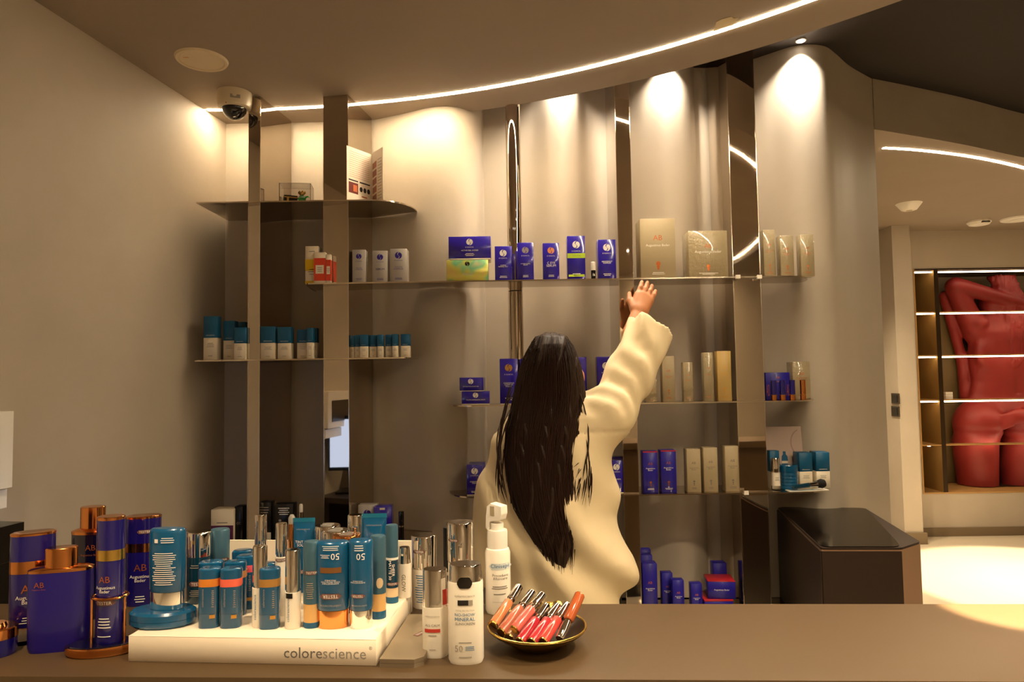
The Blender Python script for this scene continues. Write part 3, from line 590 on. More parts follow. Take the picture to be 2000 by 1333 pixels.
# --- lowest left shelf
t, w, h, d = carton(412, 455, 996, 'D', 'white carton with a purple band at the left wall behind the testers', .03, depth=.07); cbox(t, w, d, 0, h, CREAM); patch(t, 0, h * .26, w, h * .52, mat('plum_ink', '#5a1a4a', .5), name='plum_band'); lines(t, 0, h * .6, w * .6, h * .06, 1, INKG)
t, w, h, d = carton(458, 474, 990, 'D', 'black carton marked with two letters beside the narrow post', .05, depth=.05); cbox(t, w, d, 0, h, BLACKP); lettering(t, 'CC', 0, h * .52, w * .5, m=INKL)
t, w, h, d = carton(506, 529, 982, 'D', 'black carton just right of the narrow post behind the testers', .06, depth=.05); cbox(t, w, d, 0, h, BLACKP); lines(t, 0, h * .8, w * .7, h * .2, 3, INKL); patch(t, 0, h * .12, w, h * .18, CREAM)
t, w, h, d = carton(536, 572, 985, 'D', 'black carton with white print behind the silver lip tubes', .05, depth=.05); cbox(t, w, d, 0, h, BLACKP); lines(t, 0, h * .8, w * .7, h * .22, 4, INKW); swirl_logo(t, -w * .2, h * .55, w * .07, INKL)
t, w, h, d = carton(700, 735, 987, 'D', 'silver grey carton behind the crimped tubes', .07, depth=.05); cbox(t, w, d, 0, h, GREYC); swirl_logo(t, 0, h * .75, w * .2, INKP)
t, w, h, d = carton(730, 764, 990, 'D', 'purple carton behind the crimped tubes', .04, depth=.06); cbox(t, w, d, 0, h, PURP); patch(t, 0, h * .93, w * .3, h * .06, CREAM); swirl_logo(t, 0, h * .7, w * .18, INKW)
t = thing('spray_vial', 'clear vial with a pale sprayer behind the crimped tubes', 'vial', (PY(588, 1040, YF + .05).x, YF + .05, ZSH['D'])); r = .013; h = PY(588, 985, YF + .05).z - ZSH['D']
MB().loft([(0, r, r), (h * .5, r, r), (h * .58, r * .7, r * .7)], 18).build('body', WHITEG, t); MB().loft([(h * .58, r * .75, r * .75), (h * .78, r * .75, r * .75)], 18).build('collar', CHROME, t); MB().loft([(h * .78, r * .6, r * .6), (h * .95, r * .6, r * .6), (h, r * .4, r * .4)], 18).build('sprayer', WHITEP, t)
t = thing('mascara_tube', 'slim black tube with chrome rings right of the purple carton', 'tube', (PY(784, 1050, YF + .04).x, YF + .04, ZSH['D'])); r = .011; h = PY(784, 999, YF + .04).z - ZSH['D']
MB().loft([(0, r, r), (h * .45, r, r)], 18).build('body', BLACKG, t); MB().loft([(h * .45, r * .9, r * .9), (h * .5, r * .9, r * .9)], 18).build('ring', CHROME, t); MB().loft([(h * .5, r, r), (h * .97, r, r), (h, r * .9, r * .9)], 18).build('cap', BLACKG, t)
# --- highest shelf: acrylic display and leaflet
p = PY(576, 392, YF + .05); wA = 60 * 2.8 / F; hA = 41 * 2.8 / F
t = thing('acrylic_display', 'clear acrylic display case on the highest shelf', 'display case', (p.x, YF + .05, ZSH['A']), math.radians(8))
for x0, x1, y0, y1, z0, z1, nm in ((-wA / 2, wA / 2, 0, .002, .003, hA, 'front_pane'), (-wA / 2, wA / 2, .086, .088, .003, hA, 'back_pane'), (-wA / 2, -wA / 2 + .002, .002, .086, .003, hA, 'side_pane'), (wA / 2 - .002, wA / 2, .002, .086, .003, hA, 'side_pane'), (-wA / 2, wA / 2, 0, .088, hA, hA + .002, 'top_pane')):
    MB().box(x0, x1, y0, y1, z0, z1).build(nm, ACRY, t)
MB().box(-wA / 2, wA / 2, 0, .088, 0, .003).build('base_plate', WHITEP, t); MB().box(-wA / 2, wA / 2, -.0006, .0006, hA + .0005, hA + .0022).build('bright_rim', WHITEP, t)
k = thing('miniature_cube', 'small black cube ornament with a gold band inside the acrylic case', 'ornament', (p.x - .025, YF + .075, ZSH['A'] + .0032), math.radians(25))
MB().box(-.027, .027, -.004, .04, 0, .038).build('block', BLACKP, k); MB().box(-.0274, .0274, -.0044, .0404, .028, .032).build('gold_band', GOLDB, k); MB().box(-.016, -.008, -.0046, -.004, .006, .030).build('gold_door', GOLDB, k)
k = thing('miniature_flacon', 'green glass flacon with a gold flower top inside the acrylic case', 'ornament', (p.x + .022, YF + .072, ZSH['A'] + .0032))
MB().loft([(0, .010, .010), (.003, .012, .012), (.006, .006, .006), (.014, .014, .012), (.024, .018, .015), (.033, .012, .010), (.036, .005, .005)], 16).build('body', mat('green_glass', '#23a03a', .1, coat=.8), k)
mb = MB()
for q in range(6): a = q * math.pi / 3; mb.loft([(.036, .003, .003, .004 * math.cos(a), .004 * math.sin(a)), (.046, .007, .007, .010 * math.cos(a), .010 * math.sin(a)), (.053, .003, .003, .012 * math.cos(a), .012 * math.sin(a))], 8)
mb.build('flower_top', GOLDB, k); MB().tube([(.014, 0, .028), (.026, 0, .032), (.032, 0, .026)], [.004, .003, .001], 6).build('spout', M['green_glass'], k)
q0 = PY(677, 388, YF + .008); q1 = PY(726, 388, YF + .13); q2 = PY(748, 388, YF + .05)
PAPER = mat('leaflet_paper', '#efe3d2', .55)
t = thing('folded_leaflet', 'folded printed leaflet standing open on the highest shelf', 'leaflet', (q1.x, q1.y, ZSH['A']))
hl = PY(677, 284, YF + .008).z - ZSH['A']; hr = PY(748, 287, YF + .05).z - ZSH['A']
def panel(pa, nm, h):
    v = Vector((pa.x - q1.x, pa.y - q1.y)); L = v.length; o = MB().box(0, L, 0, .0012, 0, h).build(nm, PAPER, t, rz=math.atan2(v.y, v.x)); return o, L
o1, L1 = panel(q0, 'left_page', hl)      # local x runs from the fold to the free edge
def pg(o, pts, m, nm, side, e=.0004):
    yv = (.0012 + e) if side > 0 else -e
    MB().add([(x, yv, z) for x, z in pts], [tuple(range(len(pts)))]).build(nm, m, o)
def rect(x0, x1, z0, z1): return [(x0, z0), (x1, z0), (x1, z1), (x0, z1)]
pg(o1, rect(L1 * .56, L1 * .93, hl * .16, hl * .36), mat('print_maroon', '#6b2018', .5), 'printed_photo', 1)
pg(o1, rect(L1 * .60, L1 * .75, hl * .20, hl * .32), mat('print_orange', '#c76a3a', .5), 'printed_figure', 1, .0006)
for a_, b_ in ((.56, .93), (.08, .50)): pg(o1, rect(L1 * a_, L1 * b_, hl * .385, hl * .41), INKK, 'printed_bar', 1)
for c_ in (.14, .29, .44): pg(o1, [(L1 * c_ + .009 * math.cos(a), hl * .27 + .011 * math.sin(a)) for a in np.linspace(0, 2 * math.pi, 13)[:-1]], INKK, 'printed_disc', 1)
mb = MB()
for k in range(13): z = hl * (.46 + .038 * k); mb.add([(L1 * .1, .0016, z), (L1 * .9, .0016, z), (L1 * .9, .0016, z + hl * .008), (L1 * .1, .0016, z + hl * .008)], [(0, 1, 2, 3)])
mb.build('small_print', mat('print_rose', '#c79a86', .6), o1)
pg(o1, rect(L1 * .2, L1 * .42, hl * .13, hl * .155), INKC, 'printed_mark', 1)
o2, L2 = panel(q2, 'right_page', hr)
for k in range(5): pg(o2, [(L2 * .1, hr * (.08 + .15 * k)), (L2 * .45, hr * (.10 + .15 * k)), (L2 * .45, hr * (.22 + .15 * k)), (L2 * .1, hr * (.19 + .15 * k))], mat('print_brown', '#a5705c', .5), 'printed_photo', -1)
mb = MB()
for k in range(14): z = hr * (.1 + .055 * k); mb.add([(L2 * .55, -.0004, z), (L2 * .9, -.0004, z), (L2 * .9, -.0004, z + hr * .01), (L2 * .55, -.0004, z + hr * .01)], [(0, 1, 2, 3)])
mb.build('small_print', INKL, o2)
# ------------------------------------------------------------------ counter
ZC = CAMZ - 0.427
yb_ = PZ(1000, 1180, ZC).y; yf_ = PZ(1000, 1327, ZC).y
t = thing('reception_counter', 'long brown matt counter across the foreground', 'counter', (0.4, (yf_ + yb_) / 2 - .4 * .047, 0), math.atan(-.047))
x0c, x1c = -1.97, 2.6; hy = (yb_ - yf_) / 2
o = MB().box(-1.925, x1c, -hy, hy, ZC - .04, ZC).build('top', COUNT, t); bevel(o, .003, 2)
MB().box(-1.92, x1c - .02, -hy + .06, hy - .04, .08, ZC - .04).build('body', COUNT, t); MB().box(-1.915, x1c - .03, -hy + .09, hy - .06, 0, .08).build('plinth', BLACKP, t)
t = thing('staff_desk', 'lower dark staff desk behind the counter', 'desk', (0, yb_ + .095, 0))
MB().box(-1.47, .2, 0, .42, .68, .71).build('desk_top', mat('desk_dark', '#2a2019', .4), t)
for xx in (-1.45, .12): MB().box(xx, xx + .04, .04, .38, 0, .68).build('leg_panel', M['desk_dark'], t)
# ------------------------------------------------------------------ display tray
TZ = .042
fl = PZ(250, 1293, ZC); fr = PZ(735, 1302, ZC)
tl = Vector((fl.x, fl.y, 0)); tr = Vector((fr.x, fr.y, 0)); ux = (tr - tl); TW = ux.length; trz = math.atan2(ux.y, ux.x); TD = .232
TRAYM = mat('tray_white', '#f0e2cc', 0.4)
t = thing('display_tray', 'white tester display tray lettered on its front, standing on the counter', 'display tray', (tl.x, tl.y, ZC), trz)
o = MB().box(0, TW, 0, TD, 0, TZ - .004).build('base', TRAYM, t); bevel(o, .0008)
MB().box(0, TW, 0, .003, TZ - .004, TZ - .0038).build('front_lip', TRAYM, t); MB().box(TW - .003, TW, .003, TD, TZ - .004, TZ - .0038).build('side_rim', TRAYM, t); MB().box(0, .003, .003, TD, TZ - .004, TZ - .0038).build('side_rim', TRAYM, t)
MB().box(0.0, TW, TD, TD + .004, 0, .128).build('back_panel', TRAYM, t)
w1, w2 = text_geo('colore')[2], text_geo('science')[2]; k_ = TW * .325 / (w1 + w2 + .06); x_ = TW * .635
lettering(t, 'colore', x_ + w1 * k_ / 2, TZ * .42, w1 * k_, m=INKG, name='lettering'); lettering(t, 'science', x_ + (w1 + .06 + w2 / 2) * k_, TZ * .42 + (text_geo('science')[3] - text_geo('colore')[3]) * k_ / 2, w2 * k_, m=INKL, name='lettering'); lettering(t, '®', TW * .978, TZ * .62, .005, m=INKL)
ZT = ZC + TZ - .004 + .0002
def spot(a, b, yb, Z, ar=.8):
    c = (a + b) / 2; p = PZ(c, yb, Z); w = (b - a) * p.y / F; k = p.y
    for _ in range(3): k2 = p.y + w / 2 * ar; w = (b - a) * k2 / F
    Y = p.y + w / 2 * ar; X = p.x * Y / p.y; return X, Y, w, c, w / 2 * ar
class Item:
    def __init__(s, a, b, yt, yb, Z, name, label, cat, ar=.8, rz=0.0, group=None, p=2.0):
        s.X, s.Y, s.w, s.c, s.ry = spot(a, b, yb, Z, ar); s.rx = s.w / 2; s.Z = Z
        s.h = PY(s.c, yt, s.Y + s.ry).z - Z
        s.t = thing(name, label, cat, (s.X, s.Y, Z), rz + math.atan2(-s.X, s.Y) * -1 * 0 , group)
        s.cv = (s.rx, s.ry, p); s.p = p
    def z(s, y): return PY(s.c, y, s.Y - s.ry).z - s.Z
    def part(s, nm, m, rings, p=2.0, n=26):
        return MB().loft([(z, s.rx * k[0], s.ry * k[-1]) for z, *k in rings], n, p).build(nm, m, s.t)
    def word(s, tx, cz, w, m=INKW, cx=0, k=1.0, **kw): return lettering(s.t, tx, cx * s.rx, cz, w * s.rx * 2, m=m, curve=(s.rx * k, s.ry * k, s.p), y=.0003, **kw)
    def tester(s, cz, w=.7, cx=0, k=1.0, turn=False):
        hh = s.w * w * .26; o = patch(s.t, cx * s.rx, cz, s.w * w, hh, STICK, curve=(s.rx * k, s.ry * k, s.p), y=.0003, rnd=hh * .45, name='sticker'); lettering(o, 'TESTER', cx * s.rx, cz, s.w * w * .72, m=INKW, curve=(s.rx * k, s.ry * k, s.p), y=.0007, turn=turn)
    def small(s, cz, w, h, n, m=INKW, cx=0, k=1.0): return lines(s.t, cx * s.rx, cz, w * s.w, h, n, m, y=.0003, curve=(s.rx * k, s.ry * k, s.p))
# ------------------------------------------------------------------ navy and copper bottles on the left
GA = 'navy and copper bottles on the counter'
def navy_bottle(a, b, yt, yb, label, zc0, zb0, ztop, body=NAVYG, Z=ZC, test=None, rz=0.0, foot=False, ar=.62):
    s = Item(a, b, yt, yb, Z, 'lotion_bottle', label, 'bottle', ar, rz, GA, 2.4); h = s.h; c0, b0 = s.z(zc0), s.z(zb0)
    f0 = .028 if foot else 0
    if foot: s.part('clear_foot', GLASS, [(0, .95), (f0, 1)], 2.4)
    s.part('body', body, [(f0, .96), (f0 + .004, 1), (b0, 1)], 2.4)
    s.part('copper_band', COPPER, [(b0, 1.015), (c0, 1.015)], 2.4)
    s.part('cap', body, [(c0, 1), (h - .004, 1)], 2.4); s.part('cap_top', COPPER, [(h - .004, 1.01), (h - .001, 1.01), (h, .94)], 2.4)
    s.word('AB', f0 + (b0 - f0) * .72, .36, INKC, name='monogram'); s.word('Augustinus\nBader', f0 + (b0 - f0) * .52, .6, INKW); s.small(f0 + (b0 - f0) * .14, .4, (b0 - f0) * .14, 3, INKW)
    if test: s.tester(s.z(test), .45, .25)
    return s
navy_bottle(24, 98, 1034, 1262, 'tall navy bottle with copper rings at the left edge of the counter', 1098, 1122, 1040, foot=True, rz=math.radians(22))
navy_bottle(248, 310, 1003, 1186, 'navy bottle with a tester sticker on its cap behind the copper stand', 1063, 1080, 1012, test=1040, rz=math.radians(12))
s = Item(62, 172, 1064, 1276, ZC, 'lotion_flask', 'wide flat navy flask with a copper neck cap', 'flask', .38, math.radians(14), GA, 3.0); b0 = s.z(1120)
s.part('body', mat('navy_satin', '#1f1478', .3, coat=.3), [(0, .92), (.008, .98), (b0 * .5, 1), (b0, 1)], 3.0, 36); s.part('shoulder', COPPER, [(b0, 1.01), (b0 + .004, 1.01), (b0 + .006, .9), (b0 + .008, .5)], 3.0, 36); s.part('cap', COPPER, [(b0 + .006, .50, .85), (s.h - .001, .50, .85), (s.h, .46, .8)], 2.4)
s.word('AB', b0 * .86, .16, INKC, cx=-.55, name='monogram'); s.word('Augustinus Bader', b0 * .80, .22, INKC, cx=-.55)
s = Item(143, 214, 985, 1212, ZC, 'pump_bottle', 'dark navy bottle with a tall copper cap at the back', 'bottle', .7, 0, GA, 2.6); b0 = s.z(1046)
s.part('body', NAVYD, [(0, .95), (.004, 1), (b0, 1)], 2.6); s.part('shoulder', COPPER, [(b0, 1.01), (b0 + .005, 1.01), (b0 + .009, .7)], 2.6); s.part('cap', COPPER, [(b0 + .008, .64), (s.h - .001, .64), (s.h, .6)]); s.word('AB', b0 * .85, .25, INKC, cx=.3, name='monogram'); s.word('Augustinus Bader', b0 * .76, .5, INKC, cx=.3)
# copper stand with the upright bottle on it
s = Item(134, 262, 1220, 1289, ZC, 'bottle_stand', 'copper rimmed oval stand with a wire ring holding a bottle', 'stand', .5, math.radians(10))
s.part('base', COPPER, [(0, .9), (.003, .97), (.012, 1), (.015, .98)]); s.part('inlay', NAVYD, [(.0152, .92), (.0168, .9)])
zr = .088; rrx, rry = s.rx * .48, s.ry * .75; cx_ = s.rx * .22
pts = [(cx_ + rrx * math.cos(a), rry * math.sin(a), zr) for a in np.linspace(0, 2 * math.pi, 33)]
MB().tube(pts, .0022, 8).build('ring', COPPER, s.t)
for a in (200, 340, 90): q = math.radians(a); MB().tube([(cx_ + rrx * math.cos(q), rry * math.sin(q), .016), (cx_ + rrx * math.cos(q), rry * math.sin(q), zr)], .002, 8).build('rod', COPPER, s.t)
sx, sy = s.X + cx_ * math.cos(math.radians(10)), s.Y + cx_ * math.sin(math.radians(10)); stz = ZC + .017
s = Item(194, 243, 994, 1240, stz, 'lotion_bottle', 'slim navy bottle with gold band standing in the copper ring stand', 'bottle', .8, 0, GA); s.t.location = (sx, sy, stz); k_ = .9
b0, c0 = s.z(1083), s.z(1063)
s.part('body', NAVYG, [(0, .95), (.004, 1), (b0, 1)]); s.part('gold_band', GOLDB, [(b0, 1.02), (c0, 1.02)]); s.part('cap', NAVYG, [(c0, 1), (s.h - .005, 1)]); s.part('cap_top', COPPER, [(s.h - .005, 1), (s.h - .001, 1), (s.h, .93)])
s.word('AB', b0 * .78, .4, INKC, name='monogram'); s.word('Augustinus\nBader', b0 * .66, .7); s.tester(b0 * .50, .75); s.small(b0 * .26, .6, b0 * .14, 4); s.small(b0 * .1, .5, b0 * .03, 1)
s = Item(-46, 28, 1212, 1292, ZC, 'cream_jar', 'navy jar with a wide copper lid cut by the left picture edge', 'jar', .9); s.part('body', NAVYG, [(0, .9), (.006, .97), (s.h * .62, .97)]); s.part('lid', COPPER, [(s.h * .62, 1), (s.h * .96, 1), (s.h, .92)]); s.part('lid_button', COPPER, [(s.h, .5), (s.h + .006, .42)])
p = PZ(4, 1240, ZC); t = thing('copper_coil', 'looped copper wire ornament at the left picture edge', 'ornament', (p.x, p.y + .055, ZC))
mb = MB()
MB().loft([(0, .018, .018), (.004, .018, .018), (.006, .003, .003), (.04, .003, .003)], 16).build('foot', COPPER, t)
for k in range(3):
    r_ = .022 - .004 * k; MB().tube([(r_ * math.cos(a) * .8, .004 * k + r_ * .3 * math.sin(a + k), .055 + r_ * math.sin(a)) for a in np.linspace(0, 2 * math.pi, 29)], .0016, 7).build('loop', COPPER, t)
# ------------------------------------------------------------------ testers on the tray
GT = 'teal and chrome testers on the white tray'
X_, Y_, w_, c_, ry_ = spot(256, 380, 1233, ZT, .62)
t = thing('round_compact', 'large round teal compact at the left front corner of the tray', 'compact', (X_, Y_, ZT), group=GT)
hc = .0245
MB().loft([(0, w_ / 2 * .9, ry_ * .9), (.004, w_ / 2, ry_), (hc * .45, w_ / 2, ry_)], 36).build('base', TEALG, t); MB().loft([(hc * .47, w_ / 2, ry_), (hc * .85, w_ / 2, ry_), (hc, w_ / 2 * .9, ry_ * .9)], 36).build('lid', TEALG, t)
tubeZ = ZT + hc + .0004
def tube_tester(a, b, yt, yb, label, ycap, capm, Z=ZT, ar=.62, turn=True, mono=True, tst=True, rz=0.0):
    s = Item(a, b, yt, yb, Z, 'cream_tube', label, 'tube', ar, rz, GT); c = s.z(ycap); h = s.h
    s.part('cap', capm, [(0, .88), (.002, .92), (c, .92)]); s.part('tube', TEALG, [(c + .0004, .90), (c + .004, .96), (c + (h - c) * .5, 1), (h - .006, 1.0, .9), (h - .002, .97, .78), (h, .88, .6)]); return s, c
s, c = tube_tester(292, 361, 1028, 1194, 'teal tube standing upside down on the round compact, text facing out', 1160, CHROME, tubeZ, .5)
hh = s.h - c; s.small(c + hh * .38, .66, hh * .52, 16, INKW, k=.99); s.small(c + hh * .83, .4, hh * .10, 3, INKW, cx=.2, k=.98); patch(s.t, -.012, c + hh * .82, .006, .006, INKW, curve=(s.rx, s.ry), name='symbol')
s, c = tube_tester(618, 683, 1052, 1231, 'wide teal tube standing on a copper cap, print upside down', 1196, COPPER, ar=.6)
hh = s.h - c; s.tester(c + hh * .22, .62, turn=True, k=1.0); s.word('colorescience', c + hh * .08, .6, INKL, turn=True, k=.99); patch(s.t, 0, c + hh * .60, s.w * .62, hh * .08, mat('bronze_patch', '#7a4e22', .5), curve=s.cv, name='shade_panel'); s.word('SUNFORGETTABLE\nTOTAL PROTECTION\nFACE SHIELD', c + hh * .43, .55, INKW, turn=True); s.word('50', c + hh * .80, .24, INKW, cx=.28, turn=True); s.small(c + hh * .80, .3, hh * .06, 3, INKW, cx=-.32); s.small(c + hh * .92, .5, hh * .08, 3, INKW, k=.97)
s, c = tube_tester(682, 729, 1049, 1231, 'narrow teal tube standing on a chrome cap, print upside down', 1196, CHROME, ar=.8)
hh = s.h - c; s.tester(c + hh * .22, .6, -.1, turn=True); s.word('colorescience', c + hh * .08, .6, INKL, turn=True, k=.99); s.word('SUNFORGETTABLE\nFACE SHIELD', c + hh * .42, .6, INKW, turn=True, cx=-.1); s.word('50', c + hh * .78, .34, INKW, cx=.15, turn=True); s.small(c + hh * .9, .5, hh * .1, 3, INKW, k=.98)
# colour sticks
def stick(a, b, yt, yb, bandm, label, band=True):
    s = Item(a, b, yt, yb, ZT, 'colour_stick', label, 'stick', .75, math.radians(6), GT, 3.0); h = s.h
    s.part('body', TEALG, [(0, .96), (.001, 1), (h * .78, 1)], 3.0); s.part('colour_band', bandm, [(h * .70, 1.012), (h * .83, 1.012)], 3.0); s.part('cap_top', TEALG, [(h * .83, 1.0), (h * .95, 1.02), (h * .985, .98), (h, .85)], 3.0); s.part('seam', TEALD, [(h * .245, 1.006), (h * .25, 1.006)], 3.0)
    s.small(h * .5, .12, h * .3, 9, INKL, cx=.5); lettering(s.t, 'colorescience', -.45 * s.rx, h * .52, h * .30, m=INKL, curve=s.cv, y=.0004, vert=1); patch(s.t, s.rx * .45, h * .20, s.rx * .5, h * .06, INKO, curve=s.cv, y=.0004, name='shade_patch'); return s
OR = mat('orange_band', '#d9822c', .4); CO = mat('coral_band', '#ee6a52', .4); BR = mat('bronze_band', '#a87a3a', .4); PK = mat('pink_band', '#dc5a6a', .4); RD = mat('dark_red_band', '#a83a32', .4); TN = mat('tan_band', '#c48a5a', .4)
stick(455, 492, 1071, 1176, TN, 'teal stick rearmost with only its top showing'); stick(463, 500, 1081, 1192, PK, 'teal stick with a pink band behind the others'); stick(440, 480, 1092, 1205, TN, 'teal stick with a tan band behind the coral one'); stick(390, 434, 1092, 1206, RD, 'teal stick with a dark red band behind the orange one')
stick(390, 429, 1105, 1229, OR, 'teal stick with an orange band in the front row'); stick(432, 471, 1105, 1229, CO, 'teal stick with a coral band in the front row'); stick(508, 546, 1105, 1231, BR, 'teal stick with a bronze band between the silver lip tubes'); stick(503, 538, 1096, 1206, BR, 'teal stick behind the bronze banded one')
# chrome capped lip tubes
def liptube(a, b, yt, yb, ycap, label, body=WHITEG, tst=None, capm=CHROME, lab=None):
    s = Item(a, b, yt, yb, ZT, 'lip_tube', label, 'tube', .9, 0, GT); c = max(.02, s.z(ycap)); h = s.h
    s.part('body', body, [(0, .94), (.002, 1), (c - .004, 1)]); s.part('collar', CHROME, [(c - .004, .86), (c, .86)]); s.part('cap', capm, [(c, .97), (h - .002, .94), (h, .86)])
    if tst: s.tester(s.z(tst), 1.0, .2)
    if lab: patch(s.t, -.2 * s.rx, s.z(lab), s.w * .45, .008, BLACKP, curve=s.cv, y=.0004, name='shade_label')
    lettering(s.t, 'colorescience', -.35 * s.rx, c * .5, c * .6, m=INKB, curve=s.cv, y=.0004, vert=1); return s
liptube(497, 521, 1003, 1180, 1066, 'tallest silver lip tube at the back of the tray'); liptube(493, 522, 1063, 1228, 1146, 'silver and white lip tube left of the bronze banded stick'); liptube(538, 561, 1020, 1205, 1085, 'silver and white lip tube with a tester sticker', tst=1095); liptube(557, 587, 1070, 1231, 1155, 'silver and white lip tube right of the bronze banded stick', lab=1165)
s = liptube(562, 578, 1022, 1172, 1090, 'slim copper capped tube with a grey nozzle', capm=COPPER); s.part('nozzle', mat('grey_nozzle', '#8f8a82', .4), [(s.h, .8), (s.h + .010, .85), (s.h + .016, .4)])
# serum bottles and foundations
s = Item(366, 411, 1034, 1182, ZT, 'serum_bottle', 'dark teal bottle with a chrome cap behind the compact', 'bottle', .85, 0, GT); c = s.z(1086); s.part('body', TEALD, [(0, .95), (.003, 1), (c - .004, 1)]); s.part('collar', CHROME, [(c - .004, .97), (c, .97)]); s.part('cap', CHROME, [(c, 1), (s.h - .002, 1), (s.h, .93)]); s.tester(s.z(1142), .8, .3); s.small(s.z(1108), .5, .008, 2, INKL); s.small(s.z(1160), .5, .012, 4, INKL)
s = Item(411, 447, 1030, 1172, ZT, 'foundation_bottle', 'steel teal capped bottle next to the dark teal one', 'bottle', .85, 0, GT); c = s.z(1105); s.part('body', TEALD, [(0, .95), (.002, 1), (c, 1)]); s.part('cap', TEALS, [(c, 1), (s.h - .003, 1), (s.h, .9)]); s.tester(s.z(1095), .6, .5)
def foundation(a, b, yt, yb, label, y1, y2, y3, liq, capm=TEALS, stick_=None, white=False):
    s = Item(a, b, yt, yb, ZT, 'foundation_bottle', label, 'bottle', .85, 0, GT); z1, z2, z3 = s.z(y1), s.z(y2), max(.006, s.z(y3))
    s.part('foot', TEALC, [(0, .97), (.001, 1), (z3, 1)]); s.part('liquid_window', liq, [(z3, .97), (z2, .97)]); s.part('body', TEALD if white else TEALS, [(z2, 1), (z1, 1)]); s.part('cap', capm, [(z1, 1.0), (s.h - .003, 1), (s.h, .88)])
    if white: s.part('white_ring', WHITEP, [(z1 - .003, 1.02), (z1 + .001, 1.02)])
    if stick_: s.tester(s.z(stick_), .9, .2)
    return s
BG = mat('beige_liquid', '#d9ac6c', .35); BG2 = mat('pale_beige_liquid', '#d8bd96', .35)
s = foundation(754, 778, 1023, 1180, 'foundation bottle with a dark cap and white ring at the right of the tray', 1092, 1150, 1168, BG2, TEALS, 1142, True); lettering(s.t, 'SHEER\nMATTE 30', .1 * s.rx, s.z(1115), .032, .010, m=INKW, curve=s.cv, y=.0004, vert=2)
s = foundation(724, 754, 1043, 1211, 'foundation bottle with a steel teal cap beside the narrow teal tube', 1104, 1162, 1196, BG, TEALS); patch(s.t, s.rx * .35, s.z(1140), s.rx * .8, .017, BG2, curve=s.cv, y=.0004, rnd=.006, name='round_sticker')
s = foundation(593, 625, 1054, 1229, 'foundation bottle with a steel teal cap left of the wide teal tube', 1130, 1182, 1218, BG, TEALS, 1120); s.small(s.z(1155), .5, .026, 8, INKL)
def crimp(a, b, yt, yb, ycap, label, Z=ZT, txt=None, tst=None):
    s = Item(a, b, yt, yb, Z, 'crimped_tube', label, 'tube', .7, 0, GT); c = s.z(ycap); h = s.h
    s.part('cap', CHROME, [(0, .72), (c, .75)]); s.part('tube', TEALG, [(c, .78), (c + .006, .86), (h * .6, .93, .8), (h * .9, .98, .25), (h * .93, .99, .08), (h, 1, .07)])
    s.part('crimp', mat('teal_crimp', '#1c6f8e', .35), [(h * .95, 1.005, .09), (h, 1.005, .09)])
    zz = h * .87; lettering(s.t, 'colorescience', 0, zz, s.w * .62, m=INKL, curve=(s.rx * .99, s.ry * .40), y=.0012)
    if txt: lettering(s.t, txt, 0, h * .70, s.w * .66, m=INKW, curve=(s.rx * .98, s.ry * .70), y=.0015)
    if tst: s.tester(h * .36, .7, .1, .93)
    return s
crimp(573, 615, 1009, 1176, 1160, 'crimped teal tube lettered in white between the lip tubes', txt='TINT DU\nSOLEIL', tst=1); crimp(708, 756, 1000, 1172, 1155, 'crimped teal tube at the back right of the tray')
def lidjar(a, b, yt, yb, capm, ycap, label, body=TEALD):
    s = Item(a, b, yt, yb, ZT, 'powder_jar', label, 'jar', .95, 0, GT); c = s.h * ycap; s.part('body', body, [(0, .94), (.003, .97), (c, .97)]); s.part('lid', capm, [(c, 1), (s.h - .002, 1), (s.h, .95)])
    mb = MB(); pts = [(s.rx * .42 * math.sin(2 * a), s.ry * .42 * math.sin(a), s.h + .0005) for a in np.linspace(0, 2 * math.pi, 33)]; mb.tube(pts, .0012, 5).build('engraved_mark', INKG, s.t); return s
lidjar(615, 664, 1021, 1180, CHROME, .72, 'tall dark jar with an engraved chrome lid at the back'); lidjar(628, 683, 1030, 1190, CHROME, .72, 'tall jar with an engraved chrome lid in front of the dark one', WHITEG); lidjar(650, 705, 1038, 1200, COPPER, .85, 'tall jar with an engraved copper lid'); 
s = Item(680, 710, 1003, 1172, ZT, 'serum_bottle', 'chrome capped bottle between the copper lid and the crimped tube', 'bottle', .9, 0, GT); c = s.z(1058); s.part('body', WHITEG, [(0, .95), (.002, 1), (c, 1)]); s.part('cap', CHROME, [(c, 1), (s.h - .002, 1), (s.h, .93)])
s = Item(778, 803, 1066, 1170, ZT, 'serum_bottle', 'white bottle with a chrome shoulder at the right end of the tray', 'bottle', .85, 0, GT); c = s.z(1103); s.part('body', WHITEG, [(0, .95), (.003, 1), (c, 1)]); s.part('cap', CHROME, [(c, .96), (s.h - .002, .82), (s.h, .75)]); lettering(s.t, 'GLOW', 0, c * .45, c * .5, m=INKG, curve=s.cv, y=.0004, vert=2)
